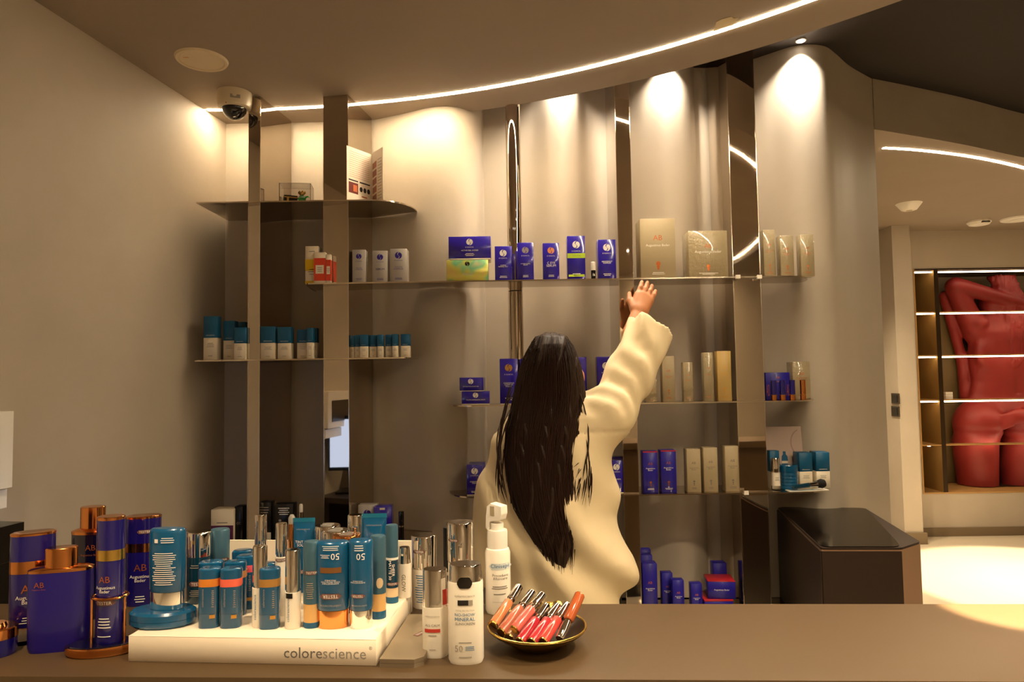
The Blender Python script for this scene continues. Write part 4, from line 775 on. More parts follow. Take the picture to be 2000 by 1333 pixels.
# ------------------------------------------------------------------ right of the tray
GR = 'white and chrome bottles right of the tray'
PALM = mat('palette_metal', '#9a8b74', .35, .6)
a0 = PZ(736, 1305, ZC); b0 = PZ(804, 1306, ZC); t = thing('flat_palette', 'closed flat grey metal palette lying beside the tray', 'palette', (a0.x + .004, a0.y, ZC), trz)
pw = b0.x - a0.x; o = MB().prism([(0, 0), (pw, 0), (pw + .012, .012), (pw + .012, .19), (0, .19)], 0, .006).build('base', PALM, t); o = MB().prism([(0, 0), (pw, 0), (pw + .012, .012), (pw + .012, .19), (0, .19)], .0064, .0125).build('lid', PALM, t)
o = MB().box(-.011, .011, -.005, .005, 0, .0004).build('sticker', STICK, t, loc=(pw * .75, .10, .0126), rz=math.radians(60)); v, f, tw, th = text_geo('TESTER'); MB().add([(p[0] * .018 / tw, p[1] * .018 / tw, .0006) for p in v], f).build('lettering', INKW, t, loc=(pw * .75, .10, .0126), rz=math.radians(60))
s = Item(804, 853, 1040, 1192, ZC, 'serum_bottle', 'chrome capped clear bottle with a tester sticker behind the palette', 'bottle', .9, 0, GR); c = s.z(1112); s.part('body', WHITEG, [(0, .88), (.003, .92), (c - .003, .92)]); s.part('collar', CHROME, [(c - .003, .85), (c, .85)]); s.part('cap', CHROME, [(c, .98), (s.h - .002, 1), (s.h, .94)]); s.tester(s.z(1079), .52, -.25); s.small(c * .5, .6, c * .7, 12, INKB, k=.92)
s = Item(826, 876, 1106, 1288, ZC, 'lotion_bottle', 'white oval bottle with a chrome cap and a red bar', 'bottle', .72, 0, GR, 2.3); c = s.z(1189); s.part('body', WHITEG, [(0, .93), (.004, 1), (c, 1)], 2.3); s.part('cap', CHROME, [(c, .96), (s.h - .002, .94), (s.h, .88)], 2.3); s.word('colorescience', c * .84, .55, INKL, cx=-.15); s.word('ALL CALM', c * .66, .55, INKG, cx=-.15); patch(s.t, -.15 * s.rx, c * .555, s.w * .6, c * .07, INKR, curve=s.cv, y=.0004, name='red_bar'); s.small(c * .46, .5, c * .05, 1, INKL, cx=-.15); s.small(c * .18, .4, c * .04, 1, INKL, cx=-.15)
patch(s.t, s.rx * .8, c * 1.2, s.rx * .3, c * .3, INKR, curve=s.cv, y=-.0006, name='red_sticker')
s = Item(877, 945, 1094, 1301, ZC, 'sunscreen_bottle', 'white oval sunscreen bottle with a clear chrome cap, largest in front', 'bottle', .72, 0, GR, 2.3); c = s.z(1140); s.part('body', WHITEG, [(0, .93), (.005, 1), (c * .97, 1), (c, .97)], 2.3, 34); s.part('cap', CHROME, [(c, .95), (s.h - .002, .90), (s.h, .85)], 2.3, 34)
patch(s.t, 0, c * 1.0, s.w * .42, c * .13, BLACKG, curve=s.cv, y=.0006, rnd=.006, name='cap_label'); s.small(c * 1.0, .3, c * .06, 2, INKL); s.word('colorescience', c * .845, .56, INKL)
patch(s.t, -s.w * .05, c * .76, s.w * .30, c * .065, INKK, curve=s.cv, y=.0004, name='dark_panel'); patch(s.t, s.w * .16, c * .76, s.w * .12, c * .065, INKL, curve=s.cv, y=.0004, name='grey_panel'); s.small(c * .76, .2, c * .03, 1, INKW, cx=-.1, k=1.002)
s.word('TOTAL PROTECTION', c * .665, .52, INKL); s.word('NO-SHOW', c * .615, .56, INKB); s.word('MINERAL', c * .56, .56, INKB); s.word('SUNSCREEN', c * .505, .54, INKG); s.small(c * .275, .5, c * .025, 1, INKG); s.word('50', c * .205, .22, INKL, cx=-.36); s.small(c * .205, .3, c * .06, 3, INKB, cx=.25); s.small(c * .10, .5, c * .03, 1, INKL)
s = Item(875, 927, 1014, 1212, ZC, 'serum_bottle', 'chrome capped bottle behind the large white sunscreen bottle', 'bottle', .9, 0, GR); c = s.z(1100); s.part('body', WHITEG, [(0, .9), (.003, .94), (c - .003, .94)]); s.part('collar', CHROME, [(c - .003, .85), (c, .85)]); s.part('cap', CHROME, [(c, .98), (s.h - .002, 1), (s.h, .94)]); s.tester(s.z(1057), .4, -.45)
s = Item(867, 885, 1029, 1192, ZC, 'mascara_tube', 'slim black tube peeking out behind the chrome capped bottle', 'tube', .9, 0, GR); s.part('body', BLACKP, [(0, 1), (s.h * .42, 1)]); s.part('ring', CHROME, [(s.h * .42, .95), (s.h * .46, .95)]); s.part('cap', BLACKP, [(s.h * .46, 1), (s.h, .98)])
# spray bottle
s = Item(949, 998, 1030, 1203, ZC, 'spray_bottle', 'white spray bottle with a trigger nozzle at the back of the counter', 'spray bottle', .95, 0, GR); c = s.z(1075); c2 = s.z(1040)
s.part('body', WHITEG, [(0, .93), (.005, 1), (c * .93, 1), (c * .985, .9), (c, .78)]); s.part('collar', WHITEP, [(c, .80), (c2 - .004, .80), (c2, .76)]); s.part('neck', WHITEP, [(c2, .5), (c2 + .012, .5)])
w = s.rx; mb = MB(); prof = [(-.85, -.010), (-.62, -.014), (-.45, .002), (-.2, .004), (.55, .006), (.72, .018), (.70, .032), (-.35, .036), (-.68, .030), (-.80, .012)]
mb.v = [(x * w, -.010, c2 + .012 + z) for x, z in prof] + [(x * w, .010, c2 + .012 + z) for x, z in prof]; n_ = len(prof); mb.f = [tuple(range(n_)), tuple(range(2 * n_ - 1, n_ - 1, -1))] + [(i, n_ + i, n_ + (i + 1) % n_, (i + 1) % n_) for i in range(n_)]
o = mb.build('trigger_head', WHITEP, s.t, rz=math.radians(-35)); bevel(o, .002, 2)
MB().box(-w * .35, w * .05, -.0107, -.0102, c2 + .026, c2 + .043).build('lock_tab', BEIGEM, s.t, rz=math.radians(-35))
s.word('Clinisept', c * .74, .72, INKB, cx=.2); 
o = patch(s.t, .2 * s.rx, c * .74, s.w * .86, c * .10, mat('pale_blue_outline', '#cfd6d6', .5), curve=s.cv, y=.0, rnd=.005, name='name_frame'); s.word('Procedure\nAftercare', c * .585, .6, INKG, cx=.2); s.small(c * .42, .62, c * .06, 2, INKG, cx=.15); s.small(c * .32, .6, c * .03, 1, INKG, cx=.15); s.small(c * .2, .62, c * .012, 1, INKL, cx=.15)
# bowl of lip glosses
bl = PZ(953, 1224, ZC + .030); br = PZ(1143, 1218, ZC + .030); BX = (bl.x + br.x) / 2; R_ = (br.x - bl.x) / 2; BY = (bl.y + br.y) / 2 - .004
t = thing('gloss_bowl', 'dark shallow bowl with a gold rim full of lip glosses', 'bowl', (BX, BY, ZC))
BOWLD = mat('bowl_dark_inside', '#2c1a0e', .3, .2); BOWLO = mat('bowl_gold_outside', '#8a6a34', .35, .8)
def bz(r): return .004 + .028 * (r / R_) ** 2.2
rr_ = [R_ * k for k in (.05, .3, .5, .65, .8, .9, .97, 1.0)]
MB().loft([(0, R_ * .42, R_ * .42)] + [(bz(r) - .004, r, r) for r in rr_[3:]], 44, cap=False).build('outer_shell', BOWLO, t)
mb = MB(); mb.loft([(bz(r) , r * .985, r * .985) for r in rr_], 44, cap=False); mb.f.append(tuple(range(43, -1, -1))); mb.f = [tuple(reversed(q)) for q in mb.f]; mb.build('inner_glaze', BOWLD, t)
MB().tube([(R_ * .993 * math.cos(a), R_ * .993 * math.sin(a), bz(R_) - .0012) for a in np.linspace(0, 2 * math.pi, 57)], .0019, 7).build('gold_rim', GOLDB, t)
def gloss(p0, p1, za, zb, col, label, rev=False, r=.0085):
    A = PZ(*p0, ZC + za); B = PZ(*p1, ZC + zb); d = B - A; L = d.length; L = max(L, .072)
    t = thing('lip_gloss', label, 'lip gloss', A, group='lip glosses in the gold rimmed bowl'); t.rotation_mode = 'QUATERNION'; t.rotation_quaternion = d.to_track_quat('Z', 'Y')
    m = mat('gloss_' + col[1:], col, .15, coat=.9)
    e = .0 if not rev else L
    def seg(nm, mm, rings):
        rg = [((z * L if not rev else L - z * L), k * r, k * r) for z, k in rings]
        if rev: rg = rg[::-1]
        MB().loft(rg, 20).build(nm, mm, t)
    seg('end_plug', GOLDB, [(0, .86), (.02, .95)]); seg('vial', m, [(.02, 1), (.57, 1), (.60, .8)]); seg('collar', CHROME, [(.60, .62), (.67, .62)]); seg('cap', CHROME, [(.67, .84), (.985, .84), (1, .78)])
    mb = MB(); wv, wf, tw, th = text_geo('colorescience')
    return t
gloss((963, 1223), (1014, 1147), 0.029, 0.065, '#b86e46', 'peach lip gloss leaning at the left of the bowl')
gloss((978, 1237), (1040, 1158), 0.026, 0.063, '#a85c48', 'dusty brown lip gloss second from the left in the bowl')
gloss((1004, 1232), (1060, 1162), 0.033, 0.069, '#c85a52', 'coral pink lip gloss third from the left, lying highest')
gloss((1015, 1255), (1068, 1184), 0.023, 0.055, '#9c2430', 'dark red lip gloss in the middle of the bowl')
gloss((1038, 1256), (1090, 1184), 0.023, 0.055, '#a42c34', 'red lip gloss right of the dark red one')
gloss((1060, 1255), (1108, 1182), 0.023, 0.055, '#bc3e38', 'bright coral red lip gloss on the right of the bowl')
gloss((1093, 1249), (1133, 1162), 0.025, 0.071, '#a9542c', 'brown lip gloss standing cap down at the right of the bowl', rev=True)
gloss((993, 1249), (1042, 1188), 0.019, 0.039, '#cfa27a', 'pale lip gloss lowest in the bowl with only its gold end showing')
p = PZ(1078, 1182, ZC + .03); t = thing('gold_sachet', 'crumpled gold foil sachet behind the lip glosses', 'sachet', (p.x, p.y, ZC + .014), math.radians(20))
mb = MB(); nx, ny = 7, 5; r2 = random.Random(3)
mb.v = [(-.022 + .044 * i / (nx - 1), -.012 + .026 * j / (ny - 1), .004 + .012 * j / (ny - 1) + r2.uniform(-.0015, .0015)) for j in range(ny) for i in range(nx)]; k0 = len(mb.v); mb.v += [(x, y, z - .003) for x, y, z in mb.v]
mb.f = [(j * nx + i, j * nx + i + 1, (j + 1) * nx + i + 1, (j + 1) * nx + i) for j in range(ny - 1) for i in range(nx - 1)] + [(k0 + j * nx + i, k0 + (j + 1) * nx + i, k0 + (j + 1) * nx + i + 1, k0 + j * nx + i + 1) for j in range(ny - 1) for i in range(nx - 1)]
mb.build('foil', GOLDB, t, ang=.3); MB().box(-.010, .010, -.013, -.0115, .004, .009).build('seal_edge', GOLD, t)
# monitor on the staff desk (seen in the mirrored post, its back edge shows at the left)
mx, my = -1.335, 1.61
t = thing('computer_monitor', 'black computer monitor at the left picture edge with its screen turned to the wall', 'monitor', (mx, my, .71), math.radians(-22))
MB().box(-.16, .16, -.018, .018, .13, .45).build('housing', BLACKP, t); MB().add([(-.15, .0186, .15), (.15, .0186, .15), (.15, .0186, .43), (-.15, .0186, .43)], [(0, 3, 2, 1)]).build('screen', mat('screen_glow', '#101418', .3, emit=(.55, .68, 1.0), estr=0.9), t)
MB().box(-.03, .03, -.03, -.012, .012, .25).build('stand_arm', BLACKP, t); MB().prism([(-.11, -.1), (.11, -.1), (.11, .07), (-.11, .07)], 0, .012).build('stand_foot', BLACKP, t)

q = PZ(60, 1035, 1.085); t = thing('receipt_printer', 'black receipt printer behind the navy bottles at the left picture edge', 'printer', (q.x - .165, q.y + .055, .71), math.radians(-10))
MB().box(-.08, .09, -.05, .04, 0, .30).build('housing', BLACKP, t); MB().prism([(-.08, -.05), (.09, -.05), (.09, .04), (-.08, .04)], .3002, 1.085 - .71).build('lid', BLACKP, t); MB().box(-.06, .06, -.052, -.048, .31, .32).build('paper_slot', INKL, t)
# ------------------------------------------------------------------ dark pedestal by the passage
PZT = .80
A1 = PZ(1519, 991, PZT); A2 = PZ(1604, 1070, PZT); A3 = PZ(1760, 1070, PZT); A4 = PZ(1797, 1058, PZT); A5 = PZ(1690, 993, PZT)
PB = mat('pedestal_brown', '#8a6a4e', .45); PD = mat('pedestal_dark_panel', '#2a1c12', .5)
A1.y = min(A1.y, wallY(A1.x) - .03); A5.y = min(A5.y, wallY(A5.x) - .03)
ctr = (A1 + A2 + A3 + A4 + A5) / 5
t = thing('dark_pedestal', 'dark brown pedestal with a black glass top beside the passage', 'pedestal', (ctr.x, ctr.y, 0))
pp = [((p - ctr).x, (p - ctr).y) for p in (A1, A2, A3, A4, A5)]
def inset(P, k): return [(x * k, y * k) for x, y in P]
MB().prism(pp, .0, PZT - .008).build('body', PB, t)
def rounded(P, r=.025, n=5):
    out = []
    for i, b in enumerate(P):
        a = Vector(P[i - 1]); b = Vector(b); c = Vector(P[(i + 1) % len(P)]); u = (a - b).normalized(); v = (c - b).normalized(); rr = min(r, (a - b).length * .4, (c - b).length * .4)
        s_, e_ = b + u * rr, b + v * rr
        for k in range(n + 1): q = k / n; out.append(tuple((1 - q) ** 2 * s_ + 2 * q * (1 - q) * b + q * q * e_))
    return out
MB().prism(rounded(pp, .012), PZT - .008, PZT - .001).build('top_plate', PD, t)
gl = rounded(inset([pp[0], pp[1], pp[2], (pp[2][0] * .72 + pp[3][0] * .28, pp[3][1]), pp[4]], .985), .03)
MB().prism(gl, PZT - .001, PZT + .002).build('glass_top', mat('pedestal_black_glass', '#0c0807', .1, spec=.3), t)
def side(a, b, off, nm, m):
    a = Vector(a); b = Vector(b); nrm = Vector(((b - a).y, -(b - a).x)).normalized() * off
    P = [a, b, b + nrm, a + nrm]; MB().prism([tuple(p) for p in (P[0], P[3], P[2], P[1])], .01, PZT - .012).build(nm, m, t)
side(pp[0], pp[1], .004, 'side_panel', PD); side(pp[1], pp[2], .004, 'front_panel', PD)
# ------------------------------------------------------------------ lit display niche in the lobby
FR = mat('niche_wood', '#b08a55', .45, noise=(4, .12, (1, 1, 6))); FRD = mat('niche_bronze_frame', '#3b2c1c', .4, .5); BACK = mat('niche_back', '#6e5b3a', .5)
NGOLD = mat('niche_gold_panel', '#b08d52', .4, .35)
nh = nt_ - nb
t = thing('display_niche', 'tall lit wooden display niche in the lobby wall', 'display niche', (NX0, FARY, nb))
NWD = NX1 - NX0
MB().box(.0, NWD, .46, .49, 0.0, nh).build('back_board', BACK, t)
MB().box(0, .012, -.004, .46, 0, nh).build('side_board', FR, t); MB().box(NWD - .012, NWD, -.004, .46, 0, nh).build('side_board', FR, t)
MB().box(.012, NWD - .012, -.004, .46, 0, .012).build('bottom_board', FR, t); MB().box(.012, NWD - .012, -.004, .46, nh - .012, nh).build('top_board', FRD, t)
dv0 = PY(1831, 700, FARY).x - NX0; dv1 = PY(1839, 700, FARY).x - NX0
MB().box(dv0, dv1, -.002, .46, .012, nh - .012).build('divider', NGOLD, t); MB().box(dv0 - .001, dv1 + .001, -.004, -.002, .012, nh - .012).build('divider_edge', FRD, t)
zs_ = [PY(1900, y, FARY).z - nb for y in (868, 780, 693, 608)]
for z in zs_:
    MB().box(.012, dv0, .0, .455, z - .010, z).build('shelf_board', FR, t); MB().box(dv1, NWD - .012, .0, .085, z - .010, z).build('shelf_board', FR, t)
for z in zs_[1:] + [nh - .012]:
    for a_, b_ in ((.02, dv0 - .01), (dv1 + .01, NWD - .03)):
        MB().box(a_, b_, .004, .014, z - .022, z - .011).build('light_bar', LEDN, t)
for z in [zs_[0]]:
    MB().loft([(z - .016, .012, .012, dv0 * .5, .03), (z - .0105, .012, .012, dv0 * .5, .03)], 14).build('spot_lens', LENS, t)
for z in zs_[:1]: MB().box(dv1 + .01, NWD - .03, .10, .108, z - .016, z - .0105).build('light_bar', LEDN, t)
p = PY(1849, 778, FARY + .05); k = thing('white_block', 'tiny white box on the niche shelf left of the red sculpture', 'box', (p.x + .01, FARY + .05, nb + zs_[1])); MB().box(-.03, .03, -.02, .03, 0, .06).build('box_body', WHITEP, k); MB().box(-.031, .031, -.021, .031, .042, .045).build('lid_seam', INKL, k)
# ------------------------------------------------------------------ smooth implicit surfaces
def surface(fn, lo, hi, res):
    lo = np.array(lo, float); hi = np.array(hi, float); n = np.ceil((hi - lo) / res).astype(int) + 1
    ax = [lo[i] + res * np.arange(n[i]) for i in range(3)]; X, Y, Z = np.meshgrid(*ax, indexing='ij'); D = fn(X, Y, Z).astype(np.float32)
    I = D < 0; cs = [I[a:n[0] - 1 + a, b:n[1] - 1 + b, c:n[2] - 1 + c] for a in (0, 1) for b in (0, 1) for c in (0, 1)]
    sm = sum(c.astype(np.int8) for c in cs); act = (sm > 0) & (sm < 8); idx = -np.ones(act.shape, int); idx[act] = np.arange(act.sum())
    ci = np.argwhere(act); acc = np.zeros((len(ci), 3)); cnt = np.zeros(len(ci)); corners = [(a, b, c) for a in (0, 1) for b in (0, 1) for c in (0, 1)]
    vals = {c: D[ci[:, 0] + c[0], ci[:, 1] + c[1], ci[:, 2] + c[2]] for c in corners}
    for c in corners:
        for k in range(3):
            if c[k]: continue
            e = list(c); e[k] = 1; e = tuple(e); v0, v1 = vals[c], vals[e]; cr = (v0 < 0) != (v1 < 0); t_ = np.where(cr, v0 / np.where(cr, v0 - v1, 1), 0)
            pt = np.tile(np.array(c, float), (len(ci), 1)); pt[:, k] = t_; acc[cr] += pt[cr]; cnt[cr] += 1
    V = lo + (ci + acc / cnt[:, None]) * res; Fs = []
    for k in range(3):
        u, w = (k + 1) % 3, (k + 2) % 3; s0 = [slice(1, -1)] * 3; s0[k] = slice(0, -1); s1 = list(s0); s1[k] = slice(1, None)
        a_, b_ = I[tuple(s0)], I[tuple(s1)]; ch = np.argwhere(a_ != b_)
        if not len(ch): continue
        g = ch.copy(); 
        for q in range(3):
            if q != k: g[:, q] += 1
        def cell(du, dw): h = g.copy(); h[:, u] -= du; h[:, w] -= dw; return idx[h[:, 0], h[:, 1], h[:, 2]]
        quad = np.stack([cell(1, 1), cell(0, 1), cell(0, 0), cell(1, 0)], 1); fl = a_[tuple(ch.T)]; quad[~fl] = quad[~fl][:, ::-1]; Fs.append(quad)
    Fq = np.concatenate(Fs); return V, Fq[(Fq >= 0).all(1)]
def mesh_np(V, Fq, name, m, parent=None):
    me = bpy.data.meshes.new(name); me.vertices.add(len(V)); me.vertices.foreach_set('co', np.asarray(V, np.float32).ravel())
    me.loops.add(len(Fq) * 4); me.loops.foreach_set('vertex_index', np.asarray(Fq, np.int32).ravel()); me.polygons.add(len(Fq)); me.polygons.foreach_set('loop_start', np.arange(0, len(Fq) * 4, 4, dtype=np.int32))
    me.update(calc_edges=True); me.validate(); me.polygons.foreach_set('use_smooth', [True] * len(me.polygons)); me.materials.append(m)
    o = bpy.data.objects.new(name, me); COL.objects.link(o)
    if parent is not None: o.parent = parent
    return o
def cone(p, q, r0, r1):
    p = np.array(p, float); q = np.array(q, float); d = q - p; L2 = float(d @ d)
    def f(X, Y, Z):
        h = np.clip(((X - p[0]) * d[0] + (Y - p[1]) * d[1] + (Z - p[2]) * d[2]) / L2, 0, 1)
        return np.sqrt((X - p[0] - d[0] * h) ** 2 + (Y - p[1] - d[1] * h) ** 2 + (Z - p[2] - d[2] * h) ** 2) - (r0 + (r1 - r0) * h)
    return f
def ell(c, r):
    def f(X, Y, Z):
        a = np.sqrt(((X - c[0]) / r[0]) ** 2 + ((Y - c[1]) / r[1]) ** 2 + ((Z - c[2]) / r[2]) ** 2); return (a - 1) * min(r)
    return f
def stack(levels):      # (z, cx, cy, rx, ry) elliptical sections
    L = np.array(sorted(levels), float)
    def f(X, Y, Z):
        cx, cy, rx, ry = (np.interp(Z, L[:, 0], L[:, k]) for k in (1, 2, 3, 4))
        d = (np.sqrt(((X - cx) / rx) ** 2 + ((Y - cy) / ry) ** 2) - 1) * np.minimum(rx, ry)
        return np.maximum(d, np.maximum(L[0, 0] - Z, Z - L[-1, 0]))
    return f
def smin(a, b, k): h = np.clip(.5 + .5 * (b - a) / k, 0, 1); return b * (1 - h) + a * h - k * h * (1 - h)
def union(prims, k):
    def f(X, Y, Z):
        D = None
        for p in prims:
            kk = k
            if isinstance(p, tuple): p, kk = p
            d = p(X, Y, Z); D = d if D is None else smin(D, d, kk)
        return D
    return f
# ------------------------------------------------------------------ red torso sculpture inside the niche
SY = FARY + .31
def sp(px, py, dy=0.0): p = PY(px, py, SY - .04); return (p.x, SY + dy, p.z)
u_ = (FARY + .2) / F
def lv(y, x, rx, ry, dy=0.0): p = sp(x, y, dy); return (p[2], p[0], p[1], rx, ry)
prims = [
    stack([lv(615, 1957, .20, .09), lv(650, 1957, .25, .125), lv(690, 1957, .265, .13), lv(745, 1958, .235, .095), lv(770, 1959, .26, .095), lv(815, 1960, .36, .11)]),
    (ell(sp(1912, 828, -.03), (.205, .165, .205)), .03), (ell(sp(2008, 828, -.03), (.205, .165, .205)), .012),
    (cone(sp(1912, 868, .01), sp(1920, 962, .02), .175, .15), .04), (cone(sp(2008, 868, .01), sp(2003, 962, .02), .175, .15), .012),
    (cone(sp(1910, 645), sp(1866, 560, -.03), .10, .078), .05), (cone(sp(1864, 558, -.06), sp(1985, 598, -.13), .072, .05), .015), (cone(sp(2004, 645), sp(2045, 570), .10, .085), .05),
    (ell(sp(1945, 590, .0), (.11, .11, .14)), .02), (cone(sp(1862, 575, .08), sp(1897, 700, .09), .045, .04), .02), (cone(sp(1897, 700, .09), sp(1903, 775, .08), .04, .045), .03),
    (ell(sp(1908, 630, -.09), (.06, .05, .06)), .025), (ell(sp(1915, 690, -.085), (.075, .04, .10)), .04), (ell(sp(2000, 690, -.085), (.075, .04, .10)), .04)]
base_f = union(prims, .05)
hand_f = union([ell(sp(1968, 812, -.165), (.085, .045, .07)), cone(sp(1985, 808, -.15), sp(2030, 790, -.08), .05, .06)] + [cone(sp(1955, 806 + 7 * i, -.175), sp(1936 + 2 * (i % 2), 812 + 8 * i, -.155), .020, .016) for i in range(4)], .02)
hair_f = stack([(sp(0, 748)[2], sp(1975, 748)[0], SY - .10, .02, .02), (sp(0, 735)[2], sp(1974, 735)[0], SY - .10, .07, .04), (sp(0, 690)[2], sp(1972, 690)[0], SY - .10, .085, .05), (sp(0, 620)[2], sp(1972, 620)[0], SY - .09, .10, .06), (sp(0, 570)[2], sp(1955, 580)[0], SY - .05, .11, .08)])
def sculpt(X, Y, Z):
    d = base_f(X, Y, Z)
    gx = sp(1960, 0)[0]; zt = sp(0, 800)[2]; d = d + .035 * np.exp(-((X - gx) / .016) ** 2) * (Z < zt) * np.clip((zt - Z) / .05, 0, 1)     # central cleft
    sx_ = sp(1942, 0)[0]; d = d + .012 * np.exp(-((X - sx_) / .03) ** 2) * (Z > zt) * (Z < sp(0, 630)[2])                                            # spine groove
    zc = sp(0, 868)[2]; d = d + .010 * np.exp(-((Z - zc) / .02) ** 2) * (Y < SY)
    hr = hair_f(X, Y, Z) + .006 * np.sin(X * 230 + 4 * np.sin(Z * 9)); d = smin(d, hr, .02); d = smin(d, hand_f(X, Y, Z), .012); return d
x_lo = sp(1825, 0)[0]; x_hi = NX1 - .03
V, Fq = surface(sculpt, (x_lo - .05, FARY + .02, nb + .0125), (min(x_hi, sp(2075, 0)[0]), FARY + .455, nb + nh - .02), .0125)
V[:, 2] = np.maximum(V[:, 2], nb + .0128)
RED = mat('red_sculpture', '#8c2a28', .5, bump=(14, .12, .006))
t = thing('torso_sculpture', 'large matt red torso sculpture standing inside the lit niche', 'sculpture', (sp(1950, 0)[0], SY, nb + .0125))
V = V - np.array(t.location); mesh_np(V, Fq, 'torso', RED, t)
MB().box(-.30, .30, -.10, .10, -.0003, .006).build('plinth_plate', FRD, t)
# ------------------------------------------------------------------ the person, seen from behind
BYc = 2.43; su = 2.38 / F
def bp(px, py, Y=2.38):
    p = PY(px, py, Y); return np.array((p.x, p.y, p.z))
HZ = bp(1080, 665)[2]               # crown
hx, hz = bp(1082, 0)[0], HZ - .118
perX = bp(1085, 0)[0]
per = thing('person', 'long-haired person in a loose cream shirt reaching up to the shelf', 'person', (perX, BYc, 0))
def child(V, Fq, nm, m): V = np.array(V) - np.array(per.location); return mesh_np(V, Fq, nm, m, per)
sh_r = bp(1160, 822, 2.42); el_r = bp(1222, 742, 2.47); wr_r = bp(1246, 612, 2.60)
sh_l = bp(1003, 880, 2.42); el_l = bp(962, 990, 2.42); wr_l = bp(948, 1095, 2.50)
pelv = np.array((bp(1090, 0)[0], BYc, bp(0, 1130)[2])); chest = np.array((bp(1075, 0)[0], BYc, bp(0, 880)[2])); neck = np.array((hx, BYc + .01, hz - .12))
zfl = .0
hipL = pelv + (-.085, 0, -.02); hipR = pelv + (.085, 0, -.02)
knL = np.array((hipL[0] - .01, BYc + .02, .43)); knR = np.array((hipR[0] + .01, BYc + .02, .43)); anL = np.array((hipL[0] - .01, BYc - .01, .085)); anR = np.array((hipR[0] + .01, BYc - .01, .085))
body = union([ell((hx, BYc + .015, hz), (.074, .092, .112)), (ell((hx, BYc + .06, hz - .055), (.05, .055, .055)), .03), (cone((hx, BYc + .01, hz - .06), (hx - .005, BYc, hz - .17), .05, .055), .03),
    (ell((hx, BYc + .112, hz - .028), (.013, .020, .022)), .012), (ell((hx, BYc + .100, hz - .068), (.024, .012, .007)), .006), (ell((hx - .077, BYc + .015, hz - .015), (.012, .022, .032)), .008), (ell((hx + .077, BYc + .015, hz - .015), (.012, .022, .032)), .008),
    (cone(sh_l, sh_r, .06, .06), .05), (stack([(pelv[2] - .1, pelv[0], BYc, .15, .11), (pelv[2] + .05, pelv[0], BYc, .155, .11), (pelv[2] + .2, chest[0], BYc, .125, .09), (chest[2], chest[0], BYc, .15, .10), (chest[2] + .09, chest[0] + .01, BYc, .12, .08)]), .05),
    (cone(sh_r, el_r, .048, .040), .03), (cone(el_r, wr_r, .040, .026), .02), (cone(sh_l, el_l, .048, .038), .03), (cone(el_l, wr_l, .038, .025), .02), (ell(wr_l + (-.004, .03, -.05), (.022, .036, .05)), .02),
    (cone(hipL, knL, .085, .058), .04), (cone(hipR, knR, .085, .058), .02), (cone(knL, anL, .056, .036), .03), (cone(knR, anR, .056, .036), .03), (cone(anL + (0, 0, -.045), anL + (0, .15, -.055), .04, .028), .03), (cone(anR + (0, 0, -.045), anR + (0, .15, -.055), .04, .028), .03)], .03)
allp = np.array([wr_l, wr_r, sh_l, sh_r, pelv]); lo = allp.min(0) - .12; hi = allp.max(0) + .14
Vb, Fb = surface(body, (lo[0], BYc - .22, 0.0), (hi[0], max(hi[1], BYc + .24), HZ + .06 if wr_r[2] < HZ else wr_r[2] + .06), .0095)
# right hand with separate fingers, finer grid, joined to the forearm inside the cuff
ua = bp(1273, 540, 2.68) - wr_r; ua /= np.linalg.norm(ua); side_ = np.cross(ua, np.array((0, -1., 0))); side_ /= np.linalg.norm(side_)
if side_[0] < 0: side_ = -side_
nrm = np.cross(side_, ua); nrm = nrm if nrm[1] > 0 else -nrm        # towards the shelf (palm side)
def hp(u, s, n=0.0): return wr_r + ua * u + side_ * s + nrm * n
hpr = [cone(hp(-.10, 0), hp(0, 0), .031, .026), (cone(hp(.02, -.014), hp(.075, -.024), .019, .017), .02), (cone(hp(.02, .0), hp(.082, -.006), .019, .016), .02), (cone(hp(.02, .010), hp(.080, .012), .018, .015), .02), (cone(hp(.02, .018), hp(.072, .028), .016, .014), .02)]
for s0, L, sp_ in ((-.027, .074, .000), (-.008, .083, .002), (.011, .078, .004), (.029, .061, .006)):
    b0 = hp(.078 - abs(s0) * .15, s0); b1 = hp(.078 + L * .45, s0 + sp_ * .6, -.004); b2 = hp(.078 + L * .78, s0 + sp_ * .9, .002); b3 = hp(.078 + L * 1.0, s0 + sp_, .012)
    hpr += [(cone(b0, b1, .0098, .0090), .006), (cone(b1, b2, .0090, .0082), .004), (cone(b2, b3, .0082, .0068), .004)]
hpr += [(cone(hp(.015, -.022, .004), hp(.045, -.046, .012), .0145, .0115), .012), (cone(hp(.045, -.046, .012), hp(.078, -.056, .016), .0112, .0085), .005)]
hf = union(hpr, .01); pts = np.array([hp(-.10, 0), hp(.17, -.05), hp(.17, .06), hp(0, -.08), hp(.02, .05)]); Vh, Fh = surface(hf, pts.min(0) - .045, pts.max(0) + .045, .0036)
keep = None
Vall = np.concatenate([Vb, Vh]); Fall = np.concatenate([Fb, Fh + len(Vb)])
SKIN = mat('skin', '#b87a52', .5, noise=(30, .06, one))
child(Vall, Fall, 'body', SKIN)
for sx in (-1, 1):
    mb = MB(); mb.loft([(-.011 * math.cos(a), max(1e-4, .011 * math.sin(a)), max(1e-4, .011 * math.sin(a))) for a in np.linspace(0, math.pi, 8)], 12); o = mb.build('eye', WHITEP, per, loc=(hx + sx * .03 - per.location.x, .1, hz - .002))
